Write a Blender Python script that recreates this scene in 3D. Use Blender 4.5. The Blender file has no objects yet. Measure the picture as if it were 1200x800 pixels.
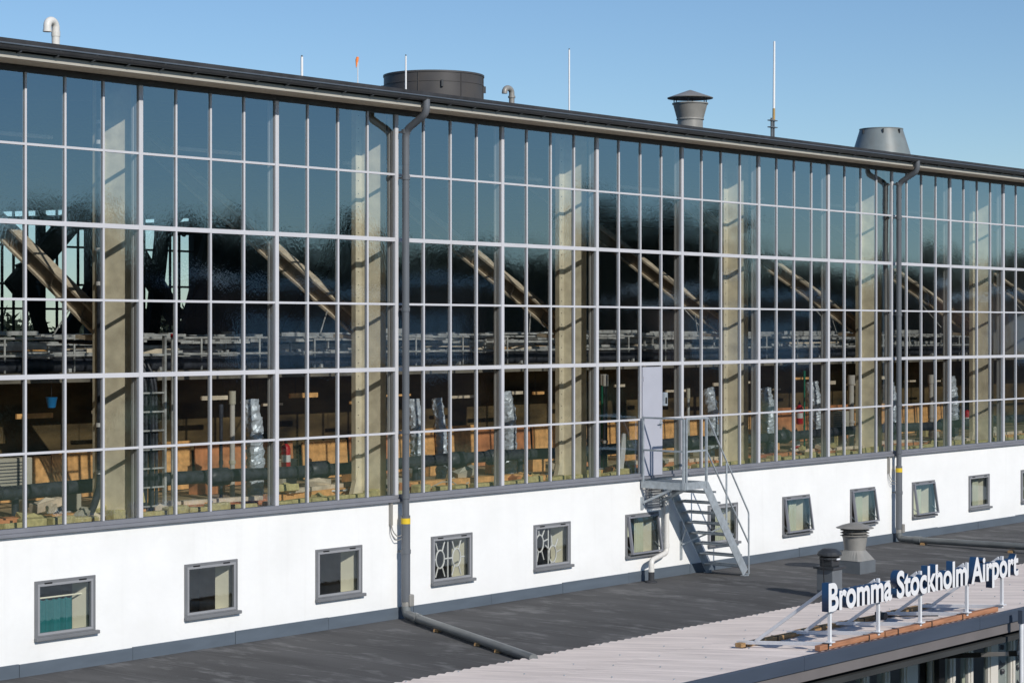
import bpy, bmesh, math, random
from mathutils import Vector, Matrix
random.seed(7)
R = math.radians
scene = bpy.context.scene
C = scene.collection

# ------------------------------------------------------------------ materials
def nd(nt, t, **kw):
    n = nt.nodes.new(t)
    for k, v in kw.items():
        setattr(n, k, v)
    return n

def mat(name, col, rough=.6, metal=0.0, var=.12, scale=3.0, bump=0.0, bscale=40.0, stretch=(1, 1, 1), spec=.4, detail=5.0, dirt=None, dscale=.6, damt=.5):
    m = bpy.data.materials.new(name); m.use_nodes = True
    nt = m.node_tree; L = nt.links
    b = nt.nodes['Principled BSDF']
    b.inputs['Roughness'].default_value = rough
    b.inputs['Metallic'].default_value = metal
    b.inputs['Specular IOR Level'].default_value = spec
    tc = nd(nt, 'ShaderNodeTexCoord'); mp = nd(nt, 'ShaderNodeMapping')
    mp.inputs['Scale'].default_value = stretch
    L.new(tc.outputs['Object'], mp.inputs['Vector'])
    no = nd(nt, 'ShaderNodeTexNoise')
    no.inputs['Scale'].default_value = scale; no.inputs['Detail'].default_value = detail
    L.new(mp.outputs[0], no.inputs['Vector'])
    mr = nd(nt, 'ShaderNodeMapRange')
    mr.inputs['From Min'].default_value = .3; mr.inputs['From Max'].default_value = .7
    mr.inputs['To Min'].default_value = 1 - var; mr.inputs['To Max'].default_value = 1 + var
    L.new(no.outputs['Fac'], mr.inputs['Value'])
    vm = nd(nt, 'ShaderNodeVectorMath', operation='SCALE')
    vm.inputs[0].default_value = col
    L.new(mr.outputs[0], vm.inputs['Scale'])
    out = vm.outputs[0]
    if dirt:
        n2 = nd(nt, 'ShaderNodeTexNoise'); n2.inputs['Scale'].default_value = dscale; n2.inputs['Detail'].default_value = 7
        L.new(mp.outputs[0], n2.inputs['Vector'])
        r2 = nd(nt, 'ShaderNodeMapRange'); r2.inputs['From Min'].default_value = .5; r2.inputs['From Max'].default_value = .75
        r2.inputs['To Max'].default_value = damt
        L.new(n2.outputs['Fac'], r2.inputs['Value'])
        mx = nd(nt, 'ShaderNodeMix', data_type='RGBA')
        L.new(r2.outputs[0], mx.inputs['Factor']); L.new(out, mx.inputs[6]); mx.inputs[7].default_value = (*dirt, 1)
        out = mx.outputs[2]
    L.new(out, b.inputs['Base Color'])
    if bump:
        nb = nd(nt, 'ShaderNodeTexNoise'); nb.inputs['Scale'].default_value = bscale; nb.inputs['Detail'].default_value = 4
        L.new(mp.outputs[0], nb.inputs['Vector'])
        bp = nd(nt, 'ShaderNodeBump'); bp.inputs['Strength'].default_value = bump; bp.inputs['Distance'].default_value = .01
        L.new(nb.outputs['Fac'], bp.inputs['Height']); L.new(bp.outputs[0], b.inputs['Normal'])
    return m

def glass_mat(name, tint, boost, wob=1.0, base=0.0):
    """a clear pane: transmits with a tint and mirrors by the Fresnel law (double glazing)"""
    m = bpy.data.materials.new(name); m.use_nodes = True
    nt = m.node_tree; L = nt.links
    nt.nodes.remove(nt.nodes['Principled BSDF']); out = nt.nodes['Material Output']
    tr = nd(nt, 'ShaderNodeBsdfTransparent'); tr.inputs[0].default_value = (*tint, 1)
    gl = nd(nt, 'ShaderNodeBsdfGlossy'); gl.inputs['Roughness'].default_value = 0.0
    gl.inputs['Color'].default_value = (.68, .87, 1, 1)
    fr = nd(nt, 'ShaderNodeFresnel'); fr.inputs['IOR'].default_value = 1.5
    mu = nd(nt, 'ShaderNodeMath', operation='MULTIPLY_ADD'); mu.inputs[1].default_value = boost; mu.inputs[2].default_value = base; mu.use_clamp = True
    L.new(fr.outputs[0], mu.inputs[0])
    tc = nd(nt, 'ShaderNodeTexCoord')
    mp = nd(nt, 'ShaderNodeMapping'); mp.inputs['Scale'].default_value = (1.0, 1.0, .6)
    L.new(tc.outputs['Object'], mp.inputs['Vector'])
    n1 = nd(nt, 'ShaderNodeTexNoise'); n1.inputs['Scale'].default_value = 1.3; n1.inputs['Detail'].default_value = 2
    n2 = nd(nt, 'ShaderNodeTexNoise'); n2.inputs['Scale'].default_value = 34; n2.inputs['Detail'].default_value = 2
    L.new(mp.outputs[0], n1.inputs['Vector']); L.new(mp.outputs[0], n2.inputs['Vector'])
    b1 = nd(nt, 'ShaderNodeBump'); b1.inputs['Distance'].default_value = .0022 * wob
    b2 = nd(nt, 'ShaderNodeBump'); b2.inputs['Distance'].default_value = .00028 * wob
    L.new(n1.outputs['Fac'], b1.inputs['Height']); L.new(n2.outputs['Fac'], b2.inputs['Height'])
    L.new(b1.outputs[0], b2.inputs['Normal']); L.new(b2.outputs[0], gl.inputs['Normal'])
    mx = nd(nt, 'ShaderNodeMixShader')
    L.new(mu.outputs[0], mx.inputs[0]); L.new(tr.outputs[0], mx.inputs[1]); L.new(gl.outputs[0], mx.inputs[2])
    L.new(mx.outputs[0], out.inputs[0])
    return m

M = {}
M['stucco'] = mat('white_stucco', (.84, .84, .83), .85, var=.03, scale=1.2, bump=.55, bscale=9, dirt=(.66, .66, .64), dscale=.9, damt=.22)
M['plaster'] = mat('cream_plaster', (.86, .84, .70), .85, var=.06)
M['mullion'] = mat('grey_frame_paint', (.56, .56, .59), .45, var=.05, scale=2)
M['frame_dark'] = mat('mid_grey_frame_paint', (.20, .205, .23), .45, var=.08)
M['inner_post'] = mat('galvanised_post', (.76, .78, .80), .5, var=.10, stretch=(1, 1, .3))
M['window_grey'] = mat('window_frame_grey', (.175, .18, .19), .45, var=.08)
M['sash'] = mat('pale_sash_paint', (.29, .295, .31), .45, var=.05)
M['flashing'] = mat('blue_grey_flashing', (.105, .13, .160), .42, metal=0, var=.10, scale=1.5, stretch=(1, 1, 4))
M['roof_edge'] = mat('black_roof_felt', (.035, .037, .042), .75, var=.3, scale=5, bump=.4, bscale=60)
M['gutter'] = mat('dark_gutter_steel', (.045, .047, .05), .38, var=.2)
M['soffit'] = mat('painted_soffit_boards', (.78, .68, .52), .7, var=.06, scale=2, stretch=(.3, 3, 1))
M['fascia'] = mat('white_fascia_board', (.44, .42, .37), .6, var=.06)
M['downpipe'] = mat('painted_downpipe', (.125, .135, .15), .4, var=.12, scale=2, stretch=(1, 1, .4))
M['drain'] = mat('grey_drain_pipe', (.16, .17, .17), .33, var=.15)
M['yellow'] = mat('yellow_tape', (.75, .52, .03), .5, var=.05)
M['galv'] = mat('galvanised_steel', (.40, .44, .47), .42, metal=.35, var=.15, scale=12)
M['door'] = mat('grey_door_paint', (.43, .44, .50), .4, var=.04)
M['pvc'] = mat('white_plastic_pipe', (.70, .68, .64), .4, var=.06)
M['felt'] = None
M['letter_white'] = mat('white_letter_face', (.80, .80, .82), .35, var=.02)
M['letter_blue'] = mat('blue_letter_return', (.020, .062, .145), .4, var=.06)
M['white_steel'] = mat('white_painted_steel', (.74, .75, .78), .4, var=.06, scale=6)
M['timber'] = mat('orange_timber', (.40, .185, .10), .7, var=.25, scale=5, stretch=(.4, 4, 4), bump=.3)
M['timber_old'] = mat('weathered_timber', (.36, .22, .10), .75, var=.3, scale=5, stretch=(.4, 4, 4), bump=.3)
M['strap'] = mat('black_strap', (.02, .02, .02), .5)
M['fascia_blue'] = mat('slate_blue_fascia', (.062, .080, .115), .45, var=.12, scale=1.2, stretch=(.5, 1, 4))
M['lintel'] = mat('greige_painted_board', (.42, .39, .37), .6, var=.07)
M['eave_board'] = mat('mauve_grey_board', (.165, .150, .150), .6, var=.08, scale=2)
M['annex_frame'] = mat('pale_timber_frame', (.66, .63, .58), .55, var=.06)
M['black_steel'] = mat('black_painted_steel', (.012, .012, .013), .45, var=.2)
M['vent_grey'] = mat('grey_vent_sheet', (.30, .29, .27), .45, metal=.15, var=.10, scale=4, dirt=(.16, .13, .10) if 'grey_vent_sheet' != 'dark_drum_sheet' else (.10, .085, .07), dscale=2.2, damt=.45)
M['vent_dark'] = mat('charcoal_vent_sheet', (.035, .038, .043), .42, var=.2, scale=4)
M['vent_slate'] = mat('slate_vent_box', (.13, .145, .16), .45, var=.12)
M['drum'] = mat('dark_drum_sheet', (.062, .058, .058), .5, var=.15, scale=2, dirt=(.16, .13, .10) if 'dark_drum_sheet' != 'dark_drum_sheet' else (.10, .085, .07), dscale=2.2, damt=.45)
M['cone'] = mat('green_grey_sheet', (.20, .23, .235), .45, var=.1, dirt=(.16, .13, .10) if 'green_grey_sheet' != 'dark_drum_sheet' else (.10, .085, .07), dscale=2.2, damt=.45)
M['white_plastic'] = mat('white_fibreglass', (.85, .85, .85), .35, var=.03)
M['orange'] = mat('orange_sock_cloth', (.80, .22, .05), .7, var=.1)
M['brass'] = mat('brown_antenna_base', (.45, .30, .12), .5, var=.1)
# interior
M['column'] = mat('cream_concrete', (.92, .84, .64), .8, var=.14, scale=5, bump=.3, bscale=30, dirt=(.45, .38, .27), dscale=3, damt=.5)
M['strut'] = mat('cream_beam', (.84, .73, .57), .75, var=.25, scale=6, bump=.3)
M['strut_web_shade'] = mat('shaded_beam_web', (.32, .26, .19), .85, var=.3, scale=5)  # shade below the top flange, put into the web colour
M['dusty_floor'] = mat('dusty_floor', (.42, .33, .20), .9, var=.5, scale=2)
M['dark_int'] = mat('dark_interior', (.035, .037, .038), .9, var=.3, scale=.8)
M['ceiling'] = mat('dark_ceiling_boards', (.045, .05, .052), .9, var=.4, scale=1.0, stretch=(.3, 3, 1))
M['brown_int'] = mat('brown_boards', (.12, .085, .038), .9, var=.8, scale=1.3, stretch=(.7, 1, 2))
M['osb'] = mat('orange_board', (.92, .52, .20), .8, var=.3, scale=9, bump=.3)
M['brick'] = mat('red_timber', (.66, .29, .13), .8, var=.4, scale=4, bump=.4)
M['wool'] = mat('yellow_mineral_wool', (.66, .60, .29), .95, var=.25, scale=14, bump=1.0, bscale=45)
M['black_ins'] = mat('black_pipe_insulation', (.055, .062, .080), .42, var=.5, scale=10, bump=.5, bscale=20)
M['foil'] = mat('aluminium_foil', (.70, .79, .90), .4, metal=.2, var=.25, scale=8, bump=1.0, bscale=14)
M['tray'] = mat('galvanised_cable_tray', (.66, .68, .68), .45, metal=.3, var=.4, scale=5)
M['deck'] = mat('dusty_deck', (.26, .24, .20), .9, var=.6, scale=2.5, stretch=(.5, 2, 1))
M['green'] = mat('green_pipe_paint', (.01, .22, .13), .4, var=.15)
M['red'] = mat('red_paint', (.62, .02, .03), .4, var=.1)
M['cream_box'] = mat('cream_casing', (.62, .60, .50), .5, var=.08)
M['blue'] = mat('blue_plastic', (.02, .22, .55), .5, var=.1)
M['teal'] = mat('teal_curtain_cloth', (.02, .17, .19), .8, var=.12, scale=5, stretch=(4, 4, .5))
M['blind'] = mat('pale_blind_cloth', (.52, .55, .44), .8, var=.08)
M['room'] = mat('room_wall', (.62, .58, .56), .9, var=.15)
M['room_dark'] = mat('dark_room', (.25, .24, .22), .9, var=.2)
M['poster'] = mat('grey_poster_print', (.42, .46, .46), .5, var=.1, scale=3)
M['poster_ink'] = mat('dark_poster_ink', (.05, .05, .06), .5, var=.4, scale=12)
M['leaf'] = mat('dark_tree_leaf', (.022, .027, .014), .8, var=.5, scale=.2)
M['bark'] = mat('bark', (.07, .055, .04), .9, var=.3)
M['glass'] = glass_mat('curtain_wall_glass', (.96, .97, .955), 3.6, 1.0, .14)
M['glass_far'] = glass_mat('far_window_glass', (.80, .93, 1.0), 1.0, .5)
M['glass_small'] = glass_mat('window_glass', (.92, .93, .90), 1.8, .5, .04)

def wall_streaks():
    nt = M['stucco'].node_tree; L = nt.links; b = nt.nodes['Principled BSDF']; src = b.inputs['Base Color'].links[0].from_socket
    tc = nd(nt, 'ShaderNodeTexCoord'); mp = nd(nt, 'ShaderNodeMapping'); mp.inputs['Scale'].default_value = (7, 1, .35); L.new(tc.outputs['Object'], mp.inputs[0])
    n = nd(nt, 'ShaderNodeTexNoise'); n.inputs['Scale'].default_value = 1.0; n.inputs['Detail'].default_value = 6; L.new(mp.outputs[0], n.inputs['Vector'])
    r = nd(nt, 'ShaderNodeMapRange'); r.inputs['From Min'].default_value = .55; r.inputs['From Max'].default_value = .8; r.inputs['To Max'].default_value = .11; L.new(n.outputs['Fac'], r.inputs['Value'])
    sx = nd(nt, 'ShaderNodeSeparateXYZ'); L.new(tc.outputs['Object'], sx.inputs[0])
    r3 = nd(nt, 'ShaderNodeMapRange'); r3.inputs['From Min'].default_value = .62; r3.inputs['From Max'].default_value = .16; r3.inputs['To Max'].default_value = .10; L.new(sx.outputs['Z'], r3.inputs['Value'])
    ad = nd(nt, 'ShaderNodeMath', operation='ADD'); L.new(r.outputs[0], ad.inputs[0]); L.new(r3.outputs[0], ad.inputs[1])
    m = nd(nt, 'ShaderNodeMix', data_type='RGBA'); L.new(ad.outputs[0], m.inputs['Factor']); L.new(src, m.inputs[6]); m.inputs[7].default_value = (.55, .53, .49, 1)
    L.new(m.outputs[2], b.inputs['Base Color'])
wall_streaks()

def felt_mat():
    m = mat('roof_felt', (.092, .091, .092), .88, var=.22, scale=1.1, stretch=(1.6, .35, 1), bump=.5, bscale=55, spec=.25)
    nt = m.node_tree; L = nt.links; b = nt.nodes['Principled BSDF']
    src = b.inputs['Base Color'].links[0].from_socket
    tc = nd(nt, 'ShaderNodeTexCoord')
    # welded seams every metre, a shade darker with a paler lip
    sx = nd(nt, 'ShaderNodeSeparateXYZ'); L.new(tc.outputs['Object'], sx.inputs[0])
    nw = nd(nt, 'ShaderNodeTexNoise'); nw.inputs['Scale'].default_value = .7; L.new(tc.outputs['Object'], nw.inputs['Vector'])
    ad = nd(nt, 'ShaderNodeMath', operation='MULTIPLY_ADD'); ad.inputs[1].default_value = .12
    L.new(nw.outputs['Fac'], ad.inputs[0]); L.new(sx.outputs['X'], ad.inputs[2])
    fr = nd(nt, 'ShaderNodeMath', operation='FRACT'); L.new(ad.outputs[0], fr.inputs[0])
    cr = nd(nt, 'ShaderNodeValToRGB')
    e = cr.color_ramp.elements; e[0].position = 0; e[0].color = (.42, .42, .42, 1); e[1].position = .035; e[1].color = (1.35, 1.35, 1.35, 1)
    q = e.new(.09); q.color = (1, 1, 1, 1)
    L.new(fr.outputs[0], cr.inputs[0])
    m1 = nd(nt, 'ShaderNodeMix', data_type='RGBA', blend_type='MULTIPLY'); m1.inputs['Factor'].default_value = .8
    L.new(src, m1.inputs[6]); L.new(cr.outputs[0], m1.inputs[7])
    # pale scuffs: dried puddle marks and foot traffic
    mp = nd(nt, 'ShaderNodeMapping'); mp.inputs['Scale'].default_value = (2.6, .9, 1); L.new(tc.outputs['Object'], mp.inputs[0])
    n2 = nd(nt, 'ShaderNodeTexNoise'); n2.inputs['Scale'].default_value = 1.3; n2.inputs['Detail'].default_value = 8; n2.inputs['Roughness'].default_value = .65
    L.new(mp.outputs[0], n2.inputs['Vector'])
    r2 = nd(nt, 'ShaderNodeMapRange'); r2.inputs['From Min'].default_value = .53; r2.inputs['From Max'].default_value = .70; r2.inputs['To Max'].default_value = .9
    L.new(n2.outputs['Fac'], r2.inputs['Value'])
    m2 = nd(nt, 'ShaderNodeMix', data_type='RGBA'); L.new(r2.outputs[0], m2.inputs['Factor'])
    L.new(m1.outputs[2], m2.inputs[6]); m2.inputs[7].default_value = (.20, .20, .20, 1)
    L.new(m2.outputs[2], b.inputs['Base Color'])
    return m
M['felt'] = felt_mat()
M['sheet'] = mat('corrugated_cement_sheet', (.84, .745, .69), .75, var=.12, scale=1.6, stretch=(5, .35, 1), dirt=(.50, .44, .42), dscale=1.3, damt=.45, bump=.25, bscale=30)
M['grass'] = mat('grass', (.075, .10, .035), .9, var=.3, scale=.05)
M['asphalt'] = mat('asphalt', (.055, .055, .057), .9, var=.2, scale=.4)

# ------------------------------------------------------------------ mesh builder
class MB:
    def __init__(s): s.v = []; s.f = []; s.m = []
    def add(s, vs, fs, mi=0):
        o = len(s.v); s.v += [Vector(p) for p in vs]
        for f in fs: s.f.append([i + o for i in f]); s.m.append(mi)
        return s
    def box(s, x0, x1, y0, y1, z0, z1, mi=0):
        return s.add([(x0, y0, z0), (x1, y0, z0), (x1, y1, z0), (x0, y1, z0), (x0, y0, z1), (x1, y0, z1), (x1, y1, z1), (x0, y1, z1)],
                     [(0, 3, 2, 1), (4, 5, 6, 7), (0, 1, 5, 4), (1, 2, 6, 5), (2, 3, 7, 6), (3, 0, 4, 7)], mi)
    def bar(s, a, b, w, h, up=(0, 0, 1), mi=0):
        a, b = Vector(a), Vector(b); d = (b - a).normalized(); u = Vector(up)
        r = d.cross(u)
        if r.length < 1e-4: r = d.cross(Vector((0, 1, 0)))
        r.normalize(); u = r.cross(d)
        q = []
        for p in (a, b):
            for i, j in ((-1, -1), (1, -1), (1, 1), (-1, 1)): q.append(p + r * i * w / 2 + u * j * h / 2)
        return s.add(q, [(3, 2, 1, 0), (4, 5, 6, 7), (0, 1, 5, 4), (1, 2, 6, 5), (2, 3, 7, 6), (3, 0, 4, 7)], mi)
    def tube(s, pts, r, n=14, caps=True, mi=0):
        pts = [Vector(p) for p in pts]; rs = r if isinstance(r, (list, tuple)) else [r] * len(pts)
        rings = []; prev = None
        for i, p in enumerate(pts):
            if i == 0: t = pts[1] - p
            elif i == len(pts) - 1: t = p - pts[i - 1]
            else: t = (pts[i + 1] - p).normalized() + (p - pts[i - 1]).normalized()
            t.normalize()
            if prev is None:
                a = Vector((0, 0, 1)) if abs(t.z) < .9 else Vector((1, 0, 0))
                u = t.cross(a).normalized()
            else:
                u = (prev - t * prev.dot(t)).normalized()
            prev = u; w = t.cross(u)
            rings.append([p + (u * math.cos(k * 2 * math.pi / n) + w * math.sin(k * 2 * math.pi / n)) * rs[i] for k in range(n)])
        vs = [p for g in rings for p in g]; fs = []
        for i in range(len(pts) - 1):
            for k in range(n):
                fs.append((i * n + k, i * n + (k + 1) % n, (i + 1) * n + (k + 1) % n, (i + 1) * n + k))
        if caps:
            fs.append(tuple(range(n - 1, -1, -1))); fs.append(tuple((len(pts) - 1) * n + k for k in range(n)))
        return s.add(vs, fs, mi)
    def lathe(s, c, prof, n=40, mi=0):
        """prof: (radius, z) pairs, closed at the ends"""
        vs = []; fs = []
        for r, z in prof:
            for k in range(n):
                a = 2 * math.pi * k / n; vs.append((c[0] + r * math.cos(a), c[1] + r * math.sin(a), z))
        for i in range(len(prof) - 1):
            for k in range(n):
                fs.append((i * n + k, i * n + (k + 1) % n, (i + 1) * n + (k + 1) % n, (i + 1) * n + k))
        fs.append(tuple(range(n - 1, -1, -1))); fs.append(tuple((len(prof) - 1) * n + k for k in range(n)))
        return s.add(vs, fs, mi)
    def build(s, name, mats, parent=None, smooth=False, bevel=0, fix=True):
        me = bpy.data.meshes.new(name)
        off = Vector((0, 0, 0)); p = parent
        while p is not None: off += p.location; p = p.parent
        me.from_pydata([tuple(v - off) for v in s.v], [], s.f)
        if not isinstance(mats, (list, tuple)): mats = [mats]
        for m in mats: me.materials.append(m)
        me.polygons.foreach_set('material_index', s.m)
        if fix:
            bm = bmesh.new(); bm.from_mesh(me); bmesh.ops.recalc_face_normals(bm, faces=bm.faces); bm.to_mesh(me); bm.free()
        if smooth:
            me.polygons.foreach_set('use_smooth', [True] * len(me.polygons)); me.set_sharp_from_angle(angle=R(38))
        o = bpy.data.objects.new(name, me); C.objects.link(o)
        if parent is not None: o.parent = parent
        if bevel:
            md = o.modifiers.new('bevel', 'BEVEL'); md.width = bevel; md.segments = 2; md.limit_method = 'ANGLE'
        return o

def arc(a, b, c, n=6):
    """quadratic bend from a to c around corner b"""
    a, b, c = Vector(a), Vector(b), Vector(c)
    return [a * (1 - t) ** 2 + b * 2 * t * (1 - t) + c * t * t for t in [i / n for i in range(n + 1)]]

def bend(pts, r):
    """a polyline with rounded corners"""
    pts = [Vector(p) for p in pts]; out = [pts[0]]
    for i in range(1, len(pts) - 1):
        d0 = (pts[i - 1] - pts[i]); d1 = (pts[i + 1] - pts[i]); q = min(r, d0.length * .45, d1.length * .45)
        out += arc(pts[i] + d0.normalized() * q, pts[i], pts[i] + d1.normalized() * q)
    return out + [pts[-1]]

def tag(o, label=None, cat=None, group=None, kind=None):
    if label: o['label'] = label
    if cat: o['category'] = cat
    if group: o['group'] = group
    if kind: o['kind'] = kind
    return o

def thing(name, loc, label, cat, group=None):
    o = bpy.data.objects.new(name, None); C.objects.link(o); o.location = loc; o.empty_display_size = .2
    return tag(o, label, cat, group)

def dup(root, loc, label=None):
    r = root.copy(); C.objects.link(r); r.location = loc
    if label: r['label'] = label
    for ch in list(root.children):
        c = ch.copy(); C.objects.link(c); c.parent = r
        for g in list(ch.children):
            d = g.copy(); C.objects.link(d); d.parent = c
    return r

# ------------------------------------------------------------------ camera, sun, sky
YAW = R(49.442); F = 2400 / 1200
cam = bpy.data.cameras.new('camera'); co = bpy.data.objects.new('camera', cam); C.objects.link(co)
co.location = (-19.384, -23.807, 4.85)
co.rotation_euler = (R(90), 0, -YAW)
cam.sensor_width = 36; cam.lens = 36 * F; cam.clip_end = 9000; cam.clip_start = .1
cam.shift_y = -(400 - 385.76) / 1200
scene.camera = co

SUN_EL = R(29.8); SUN_AZ = math.atan2(-.275, -.9615)        # towards the sun, clockwise from +Y
sd = Vector((math.sin(SUN_AZ) * math.cos(SUN_EL), math.cos(SUN_AZ) * math.cos(SUN_EL), math.sin(SUN_EL)))
sl = bpy.data.lights.new('sun', 'SUN'); so = bpy.data.objects.new('sun', sl); C.objects.link(so)
so.rotation_euler = sd.to_track_quat('Z', 'Y').to_euler(); so.location = (0, -30, 40)
sl.energy = 3.75; sl.angle = R(.53); sl.color = (1, .95, .87)
w = bpy.data.worlds.new('World'); scene.world = w; w.use_nodes = True
nt = w.node_tree; bg = nt.nodes['Background']
sky = nt.nodes.new('ShaderNodeTexSky'); sky.sky_type = 'NISHITA'; sky.sun_disc = False
sky.sun_elevation = SUN_EL; sky.sun_rotation = SUN_AZ
sky.altitude = 0; sky.air_density = 1.0; sky.dust_density = .0; sky.ozone_density = 5.5
nt.links.new(sky.outputs[0], bg.inputs[0]); bg.inputs[1].default_value = .100
scene.view_settings.view_transform = 'Standard'; scene.view_settings.look = 'None'; scene.view_settings.exposure = 0
scene.cycles.max_bounces = 8; scene.cycles.transparent_max_bounces = 16; scene.cycles.caustics_reflective = False; scene.cycles.caustics_refractive = False

# ------------------------------------------------------------------ ground
g = MB().add([(-3000, -3000, -4.2), (3000, -3000, -4.2), (3000, 3000, -4.2), (-3000, 3000, -4.2)], [(0, 1, 2, 3)]).build('ground', M['grass']); tag(g, kind='structure')
g = MB().add([(-60, -48, -4.196), (120, -48, -4.196), (120, -9, -4.196), (-60, -9, -4.196)], [(0, 1, 2, 3)]).build('apron', M['asphalt']); tag(g, kind='structure')

# a far wood behind the viewer, seen mirrored in the panes
def woodland(x0, x1, y0, y1, n, top, name):
    mb = MB()
    for i in range(n):
        x = x0 + (x1 - x0) * (i + random.random()) / n; y = random.uniform(y0, y1)
        h = top + random.gauss(0, .8) + (random.random() < .06) * random.uniform(1, 4)
        if y < 0: h += 5.5 * (154 < x < 180) * random.uniform(.7, 1) + 2.6 * (236 < x < 275) * random.random() + 2.0 * (96 < x < 118) * random.random() - 1.8 * (185 < x < 225) - 1.2 * (125 < x < 150)
        rr = random.uniform(2.6, 5.0); zc = -4.2 + h * .50
        mb.tube([(x, y, -4.2), (x + random.uniform(-.4, .4), y, -4.2 + h * .8)], [.3, .08], 6, mi=1)
        for k in range(620):
            a = random.uniform(0, 6.283); u = random.uniform(-1, 1); q = random.random() ** .4
            p = Vector((x + rr * q * math.cos(a) * math.sqrt(1 - u * u), y + rr * q * math.sin(a) * math.sqrt(1 - u * u), zc + h * .50 * q * u))
            d = Vector((random.gauss(0, 1), random.gauss(0, 1), random.gauss(0, 1))) * random.uniform(.4, 1.0)
            e = Vector((random.gauss(0, 1), random.gauss(0, 1), random.gauss(0, 1))) * random.uniform(.4, 1.0)
            mb.add([p - d * .5, p + d * .5, p + e], [(0, 1, 2)])
    o = mb.build(name, [M['leaf'], M['bark']])
    tag(o, 'dark wood of bare and leafy trees mirrored in the glass wall', 'woodland', kind='stuff')
woodland(20, 330, -124, -108, 190, 17.9, 'woodland')

def streak_building(x0, x1, y, h, lab):  # added unseen buildings: pale roofs give streaks in the mirrored wood
    t = thing('streak_building', ((x0 + x1) / 2, y, -4.2), lab, 'building')
    MB().box(x0, x1, y - 8, y, -4.2, -4.2 + h).build('wall', M['far_wall'], t)
    MB().box(x0 - .5, x1 + .5, y - 8.5, y + .6, -4.199 + h, -3.6 + h).build('roof', M['far_roof'], t)
    x = x0 + 1
    while x < x1 - 3:
        MB().box(x, x + 2.2, y + .002, y + .06, -4.2 + h * .45, -4.2 + h * .8).build('window', M['far_roof'], t); x += 3.4
M['far_wall'] = mat('brick_wall', (.20, .11, .08), .9, var=.2, scale=.5)
M['far_roof'] = mat('pale_roof_sheet', (.72, .74, .76), .5, var=.1)
streak_building(88, 118, -97, 12.6, 'added low building, its pale roof a streak mirrored in the glass left of the staircase')
streak_building(150, 176, -97, 12.2, 'added low building, its pale roof a streak mirrored in the glass right of the staircase')
streak_building(215, 262, -97, 13.0, 'added low building, its pale roof a streak mirrored in the glass at far right')
woodland(90, 300, 196, 214, 60, 12.0, 'woodland')
# ================================================================== HANGAR
B = 2.72; PW = B / 4
Z = [2.06, 3.11, 4.18, 5.27, 6.35, 7.44, 8.48]
N0, N1 = -3, 14
XL, XR = N0 * B, N1 * B
hangar = thing('hangar_building', (10, 10, 0), 'long white hangar with a tall gridded glass wall above small square windows', 'hangar')

WIN = [(-1.89 + 2.729 * k) for k in range(-2, 15)]
WIN = [x for x in WIN if x > XL + .3 and x + 1.06 < XR - .3]
WZ0, WZ1, WW = .50, 1.31, 1.06

def wall_with_holes():
    mb = MB(); xs = [XL]
    for x in WIN: xs += [x, x + WW]
    xs.append(XR)
    zs = [-.02, WZ0, WZ1, 1.985]
    for i in range(len(xs) - 1):
        for j in range(3):
            if i % 2 == 1 and j == 1:
                x0, x1 = xs[i], xs[i + 1]
                mb.add([(x0, 0, WZ0), (x0, .36, WZ0), (x0, .36, WZ1), (x0, 0, WZ1)], [(0, 1, 2, 3)], 1)
                mb.add([(x1, 0, WZ0), (x1 - .13, .36, WZ0), (x1 - .13, .36, WZ1), (x1, 0, WZ1)], [(3, 2, 1, 0)], 1)
                mb.add([(x0, 0, WZ0), (x1, 0, WZ0), (x1, .36, WZ0), (x0, .36, WZ0)], [(0, 1, 2, 3)], 1)
                mb.add([(x0, 0, WZ1), (x1, 0, WZ1), (x1, .36, WZ1), (x0, .36, WZ1)], [(3, 2, 1, 0)], 1)
                continue
            mb.add([(xs[i], 0, zs[j]), (xs[i + 1], 0, zs[j]), (xs[i + 1], 0, zs[j + 1]), (xs[i], 0, zs[j + 1])], [(0, 1, 2, 3)])
            mb.add([(xs[i], .36, zs[j]), (xs[i + 1], .36, zs[j]), (xs[i + 1], .36, zs[j + 1]), (xs[i], .36, zs[j + 1])], [(3, 2, 1, 0)], 1)
    me = mb.build('wall', [M['stucco'], M['plaster']], hangar)
    return me
wall_with_holes()
# skirting upstand
mb = MB()
x = XL
while x < XR - .01:
    x2 = min(x + 2.0, XR); mb.box(x + .004, x2 - .004, -.028 - (.003 if int((x - XL) / 2) % 2 else 0), -.001, -.01, .19 + .01 * math.sin(x * .7)); x = x2
mb.build('skirting', M['flashing'], hangar, bevel=.004)
# sill flashing of the glass wall
mb = MB().box(XL, XR, -.075, .12, 1.995, 2.012).box(XL, XR, -.078, -.070, 1.962, 2.0)
mb.box(XL, XR, -.030, .10, 2.013, 2.075)
mb.build('glazing_sill', M['frame_dark'], hangar, bevel=.004)
mb = MB().box(XL, XR, -.042, .12, 8.445, 8.53); mb.build('glazing_head', M['gutter'], hangar)

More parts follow.
